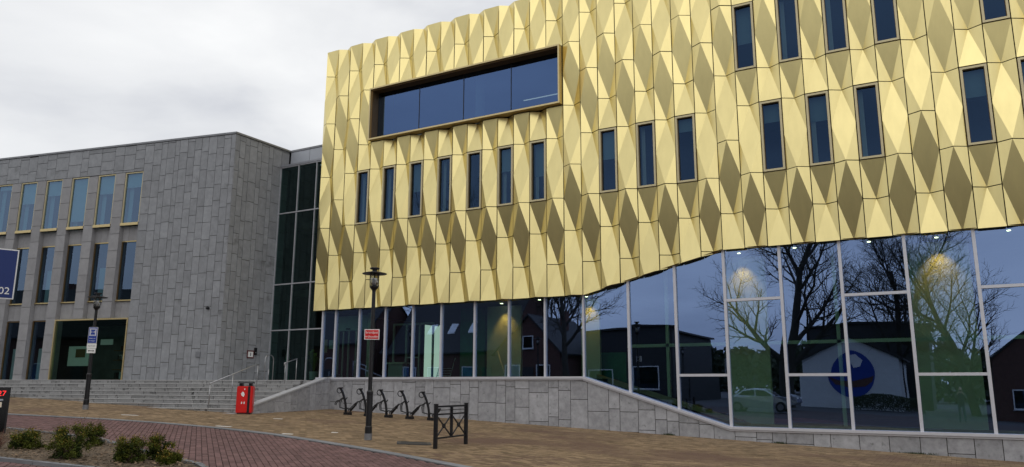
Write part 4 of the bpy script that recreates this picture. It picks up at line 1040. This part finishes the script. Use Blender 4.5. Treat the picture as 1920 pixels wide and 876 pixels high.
house('dark_gabled_house', 'dark brick gabled house to the side of the white house', 1.9, 8.4, -14, 9, 4.0, 6.6, 'housebrick', wins=[(-1.6, .8, 1.3, 1.3), (1.5, .8, 1.3, 1.3), (0, 3.7, 1.0, 1.1)], door=0)
house('added_row_house', 'unseen brick house added beyond the dark gabled house to block the horizon, ridge along the street', 9.5, 22, -13, 9, 5.2, 8.2, 'housebrick', 'x', wins=[(-4, .9, 1.6, 1.4), (-1, .9, 1.6, 1.4), (3, .9, 1.6, 1.4), (-4, 3.4, 1.3, 1.2), (3, 3.4, 1.3, 1.2)], door=1.2)  # out-of-view house, added to occlude the bright horizon on this side
house('dark_shop_block', 'long dark flat roofed building across the road', -27, -19.3, -12, 12, 6.4, 6.55, 'darkclad', chim=False, wins=[(-2.2, .6, 2.2, 1.8), (1.6, .6, 2.2, 1.8)])
house('brick_corner_house', 'dark brick corner house with steep roof', -34, -28, -9, 9, 4.6, 7.6, 'housebrick', wins=[(-1.4, 1, 1.3, 1.3), (1.4, 1, 1.3, 1.3), (0, 3.6, 1, 1.1)], door=0)
sk = house('brick_skylight_house', 'brick house with roof windows and white trimmed bay', -49, -35.5, -13, 11, 5.2, 11.5, 'housebrick', 'x', wins=[(-4, .8, 1.6, 1.5), (-1, .8, 1.6, 1.5), (3, .8, 1.8, 1.5)], door=5)
for i in range(3):
    x = -3+2.4*i; zr_ = lambda y_: 5.2-gz(-42.25)+(6.3)*(-y_)/5.5+.21; MB().hexa([(x, -1.3, zr_(-1.3)), (x+.8, -1.3, zr_(-1.3)), (x+.8, -2.1, zr_(-2.1)), (x, -2.1, zr_(-2.1)), (x, -1.3, zr_(-1.3)+.1), (x+.8, -1.3, zr_(-1.3)+.1), (x+.8, -2.1, zr_(-2.1)+.1), (x, -2.1, zr_(-2.1)+.1)]).build('roof_window', M['white'], sk)
house('brick_terrace', 'long brick terrace with a dark tiled roof at the street end', -78, -50.5, -11, 10, 6.0, 10.5, 'housebrick', 'x', wins=[(-9, .9, 1.6, 1.4), (-4, .9, 1.6, 1.4), (1, .9, 1.6, 1.4), (6, .9, 1.6, 1.4)], door=10)
bare_tree('bare_tree', 'tall bare tree towering behind the brick corner house', -37, -22, 21, .42, 51, limbs=11, start=.2)
bare_tree('bare_tree', 'tall bare tree rising behind the skylight house', -46, -26, 23, .42, 64, limbs=11, start=.2)
def conifer(x, y, h, r0, label, seed):
    rr = random.Random(seed); b = MB()
    for _ in range(1500):
        z = h*(.12+.88*rr.random()**1.3); rad = r0*(1-z/h)*rr.uniform(.5, 1.05)+.05; t = rr.uniform(0, 6.28); p = Vector((math.cos(t)*rad, math.sin(t)*rad, z)); d = Vector((math.cos(t), math.sin(t), -.3)).normalized()*.28; s_ = Vector((-math.sin(t), math.cos(t), rr.uniform(-.4, .4)))*.1
        b.poly([p-d, p-s_, p+d, p+s_])
    o = thing('conifer', label, 'tree', (x, y, gz(x))); b.build('crown', M['pine'], o); MB().tube([(0, 0, -.1), (0, 0, h*.9)], [.14, .03], 8).build('trunk', M['bark'], o)
conifer(-20.2, -27, 5.2, 1.3, 'small dark conifer beyond the flat roofed building', 3)
def leafmass(name, x0, x1, y0, y1, h, n, leaf, m, seed, base=0):
    rr = random.Random(seed); b = MB()
    for _ in range(n):
        x = rr.uniform(x0, x1); hh_ = h*(.72+.35*noise.noise(Vector((x*.35, seed, 0)))+.12*noise.noise(Vector((x*1.9, seed, 3)))); p = Vector((x, rr.uniform(y0, y1), gz(x)+base+hh_*rr.random()**.7))
        g = Vector((rr.gauss(0, 1), rr.gauss(0, 1), rr.gauss(.3, 1))).normalized(); a = g.orthogonal().normalized(); a.rotate(Matrix.Rotation(rr.uniform(0, 6.28), 3, g)); q = g.cross(a); l = leaf*rr.uniform(.6, 1.4)
        b.poly([p-a*l, p-q*l*.6, p+a*l, p+q*l*.6])
    return b.build(name, m)
o = leafmass('hedge', -6.6, -2.2, -12.6, -11.9, 1.3, 7000, .05, M['hedge'], 5); tag(o, 'low dark hedge growing in front of the white house', 'hedge')
o = leafmass('far_treeline', -110, 90, -75, -66, 9, 60000, .42, M['far'], 8); stuff(o); tag(o, 'far dark treeline closing the view across the street', 'trees')
# lamp posts across the road
lc = lamp('street_lamp', 'black lamp post across the road near the flat roofed building', -16.6, -6.2, 4.1)
ld_ = lamp('street_lamp', 'black lamp post across the road beside the slim bare tree', -24.5, 1.5, 4.1)
# parked silver car
def car(x, y, rz):
    o = thing('parked_car', 'silver saloon car parked across the road', 'car', (x, y, gz(x)), rz)
    prof = [(-2.1, .35), (-2.15, .62), (-2.0, .84), (-1.55, .92), (-.95, 1.36), (-.3, 1.45), (.45, 1.40), (1.05, .98), (1.75, .86), (2.1, .70), (2.15, .40), (1.95, .25), (-1.95, .25)]
    b = MB(); i0 = 0
    secs = [(-.86, .80, .0), (-.80, .97, .0), (0, 1.0, .02), (.80, .97, 0), (.86, .80, 0)]
    for yy, k, dz in secs:
        b.v += [(px*(1 if abs(yy) < .85 else .985), yy*(.82 if pz > 1.2 else .93 if pz > .95 else 1), (pz if pz < .95 else .95+(pz-.95)*k)+dz) for px, pz in prof]
    n = len(prof)
    for s_ in range(4):
        for i in range(n): b.f.append((s_*n+i, s_*n+(i+1) % n, (s_+1)*n+(i+1) % n, (s_+1)*n+i))
    b.f.append(tuple(range(n))); b.f.append(tuple(range(4*n+n-1, 4*n-1, -1)))
    bd = fix(b.build('body', M['carpaint'], o, smooth=False))
    for s_ in (-1, 1):
        MB().prism([(-1.35, .96), (-.92, 1.28), (-.2, 1.36), (-.2, .96)], s_*.80-.02, s_*.80+.02).build('side_window', M['black'], o); MB().prism([(-.12, .96), (-.12, 1.36), (.4, 1.32), (.88, .98)], s_*.80-.02, s_*.80+.02).build('side_window', M['black'], o)
        for wx in (-1.3, 1.3):
            w_ = MB().lathe([(.2, -.1), (.31, -.1), (.32, -.06), (.32, .06), (.31, .1), (.2, .1)], 20).build('wheel', M['rubber'], o, loc=(wx, s_*.80, .32), rot=(R(90), 0, 0)); MB().lathe([(.19, -.105), (.19, .105)], 16).build('rim', M['steel'], w_)
        MB().box(2.07, 2.16, s_*.62-.16, s_*.62+.16, .62, .72).build('headlight', M['white'], o); MB().box(-2.16, -2.05, s_*.65-.14, s_*.65+.14, .66, .78).build('tail_light', M['sign_red'], o)
    MB().prism([(1.02, 1.0), (.50, 1.36), (.47, 1.38), (1.06, 1.02)], -.62, .62).build('windscreen', M['black'], o)
car(-10.7, -3.2, 0)
# the photographer, only seen mirrored in the glass
def person(x, y):
    o = thing('person', 'person in a dark jacket raising a phone with both hands', 'person', (x, y, gz(x)-.0))
    V = [(0, 0, .97), (0, 0, 1.18), (0, .0, 1.42), (0, .01, 1.53), (0, .03, 1.60),
         (-.10, 0, .92), (-.11, .02, .50), (-.12, 0, .09), (-.13, .13, .045), (.10, 0, .92), (.11, .02, .50), (.12, 0, .09), (.13, .13, .045),
         (-.19, 0, 1.44), (-.27, .10, 1.20), (-.09, .36, 1.56), (.19, 0, 1.44), (.27, .10, 1.20), (.09, .36, 1.56)]
    E_ = [(0, 1), (1, 2), (2, 3), (3, 4), (0, 5), (5, 6), (6, 7), (7, 8), (0, 9), (9, 10), (10, 11), (11, 12), (2, 13), (13, 14), (14, 15), (2, 16), (16, 17), (17, 18)]
    Rd = [(.16, .12), (.15, .11), (.17, .11), (.06, .06), (.055, .055), (.095, .09), (.065, .065), (.045, .045), (.045, .03), (.095, .09), (.065, .065), (.045, .045), (.045, .03), (.065, .065), (.05, .05), (.033, .033), (.065, .065), (.05, .05), (.033, .033)]
    me = bpy.data.meshes.new('body'); me.from_pydata(V, E_, []); ob = bpy.data.objects.new('body', me); COL.objects.link(ob)
    md = ob.modifiers.new('s', 'SKIN'); sv = me.skin_vertices[0].data
    for i, r_ in enumerate(Rd): sv[i].radius = r_
    sv[0].use_root = True
    ob.modifiers.new('u', 'SUBSURF').levels = 2
    dg = bpy.context.evaluated_depsgraph_get(); m2 = bpy.data.meshes.new_from_object(ob.evaluated_get(dg)); bpy.data.objects.remove(ob)
    m2.materials.clear()
    for k in ('cloth', 'denim', 'skin', 'black'): m2.materials.append(M[k])
    for p in m2.polygons:
        c = p.center; p.material_index = 3 if c.z < .1 else 1 if c.z < .93 else 2 if (c.z > 1.53 and abs(c.x) < .075 and c.y < .12) or c.y > .30 else 0; p.use_smooth = True
    bo = put('body', m2, o)
    hm = MB().lathe([(.02, 1.60), (.06, 1.615), (.078, 1.66), (.083, 1.72), (.08, 1.78), (.06, 1.83), (.02, 1.85)], 16); hm.v = [(a, (c_*1.18)+.035, z) for a, c_, z in hm.v]; hm.build('head', M['skin'], bo, smooth=True)
    hm = MB().lathe([(.086, 1.74), (.09, 1.78), (.072, 1.84), (.02, 1.868)], 16); hm.v = [(a, (c_*1.16)+.018, z) for a, c_, z in hm.v]; hm.build('hair', M['hair'], bo, smooth=True)
    MB().prism([(-.01, 1.70), (.01, 1.70), (.004, 1.735), (-.004, 1.735)], .125, .15).build('nose', M['skin'], bo)
    for s_ in (-1, 1):
        for f_ in range(4): MB().tube([(s_*.085, .37, 1.575+.02*f_), (s_*.07, .425, 1.60+.02*f_), (s_*.045, .43, 1.605+.02*f_)], [.010, .009, .008], 6).build('finger', M['skin'], bo, smooth=True)
        MB().tube([(s_*.08, .37, 1.57), (s_*.05, .385, 1.595), (s_*.03, .385, 1.61)], [.011, .010, .009], 6).build('finger', M['skin'], bo, smooth=True)
    return o
person(.0, -.47)
ph = MB().box(-.078, .078, -.010, -.002, -.037, .037).build('phone', M['black'], None); ph.location = (0, -.035, 1.70); tag(ph, 'black phone held up in both hands of the person', 'phone')

# ------------------------------------------------------------------ weeds at the foot of the plinth
for i, (x, w_, lb_) in enumerate([(-4.62, .16, 'small tuft of green weeds at the plinth under the mural reflection'), (-1.15, .42, 'wide strip of dark weeds at the plinth below the lit wall panel'), (-7.9, .2, 'thin tuft of weeds where the plinth top slopes down')]):
    rr = random.Random(200+i); b = MB()
    for _ in range(220):
        px_ = rr.gauss(0, w_*.5); py_ = -abs(rr.gauss(0, .025)); hh_ = rr.uniform(.02, .075); t = rr.uniform(0, 6.28)
        b.poly([(px_-.006, py_, 0), (px_+.006, py_, 0), (px_+math.cos(t)*.03, py_+math.sin(t)*.02-.01, hh_)])
    o = thing('weed_tuft', lb_, 'weeds', (x, 23.675, gz(x)-.005), 0, 'weeds along the plinth'); stuff(b.build('blades', M['hedge'], o))
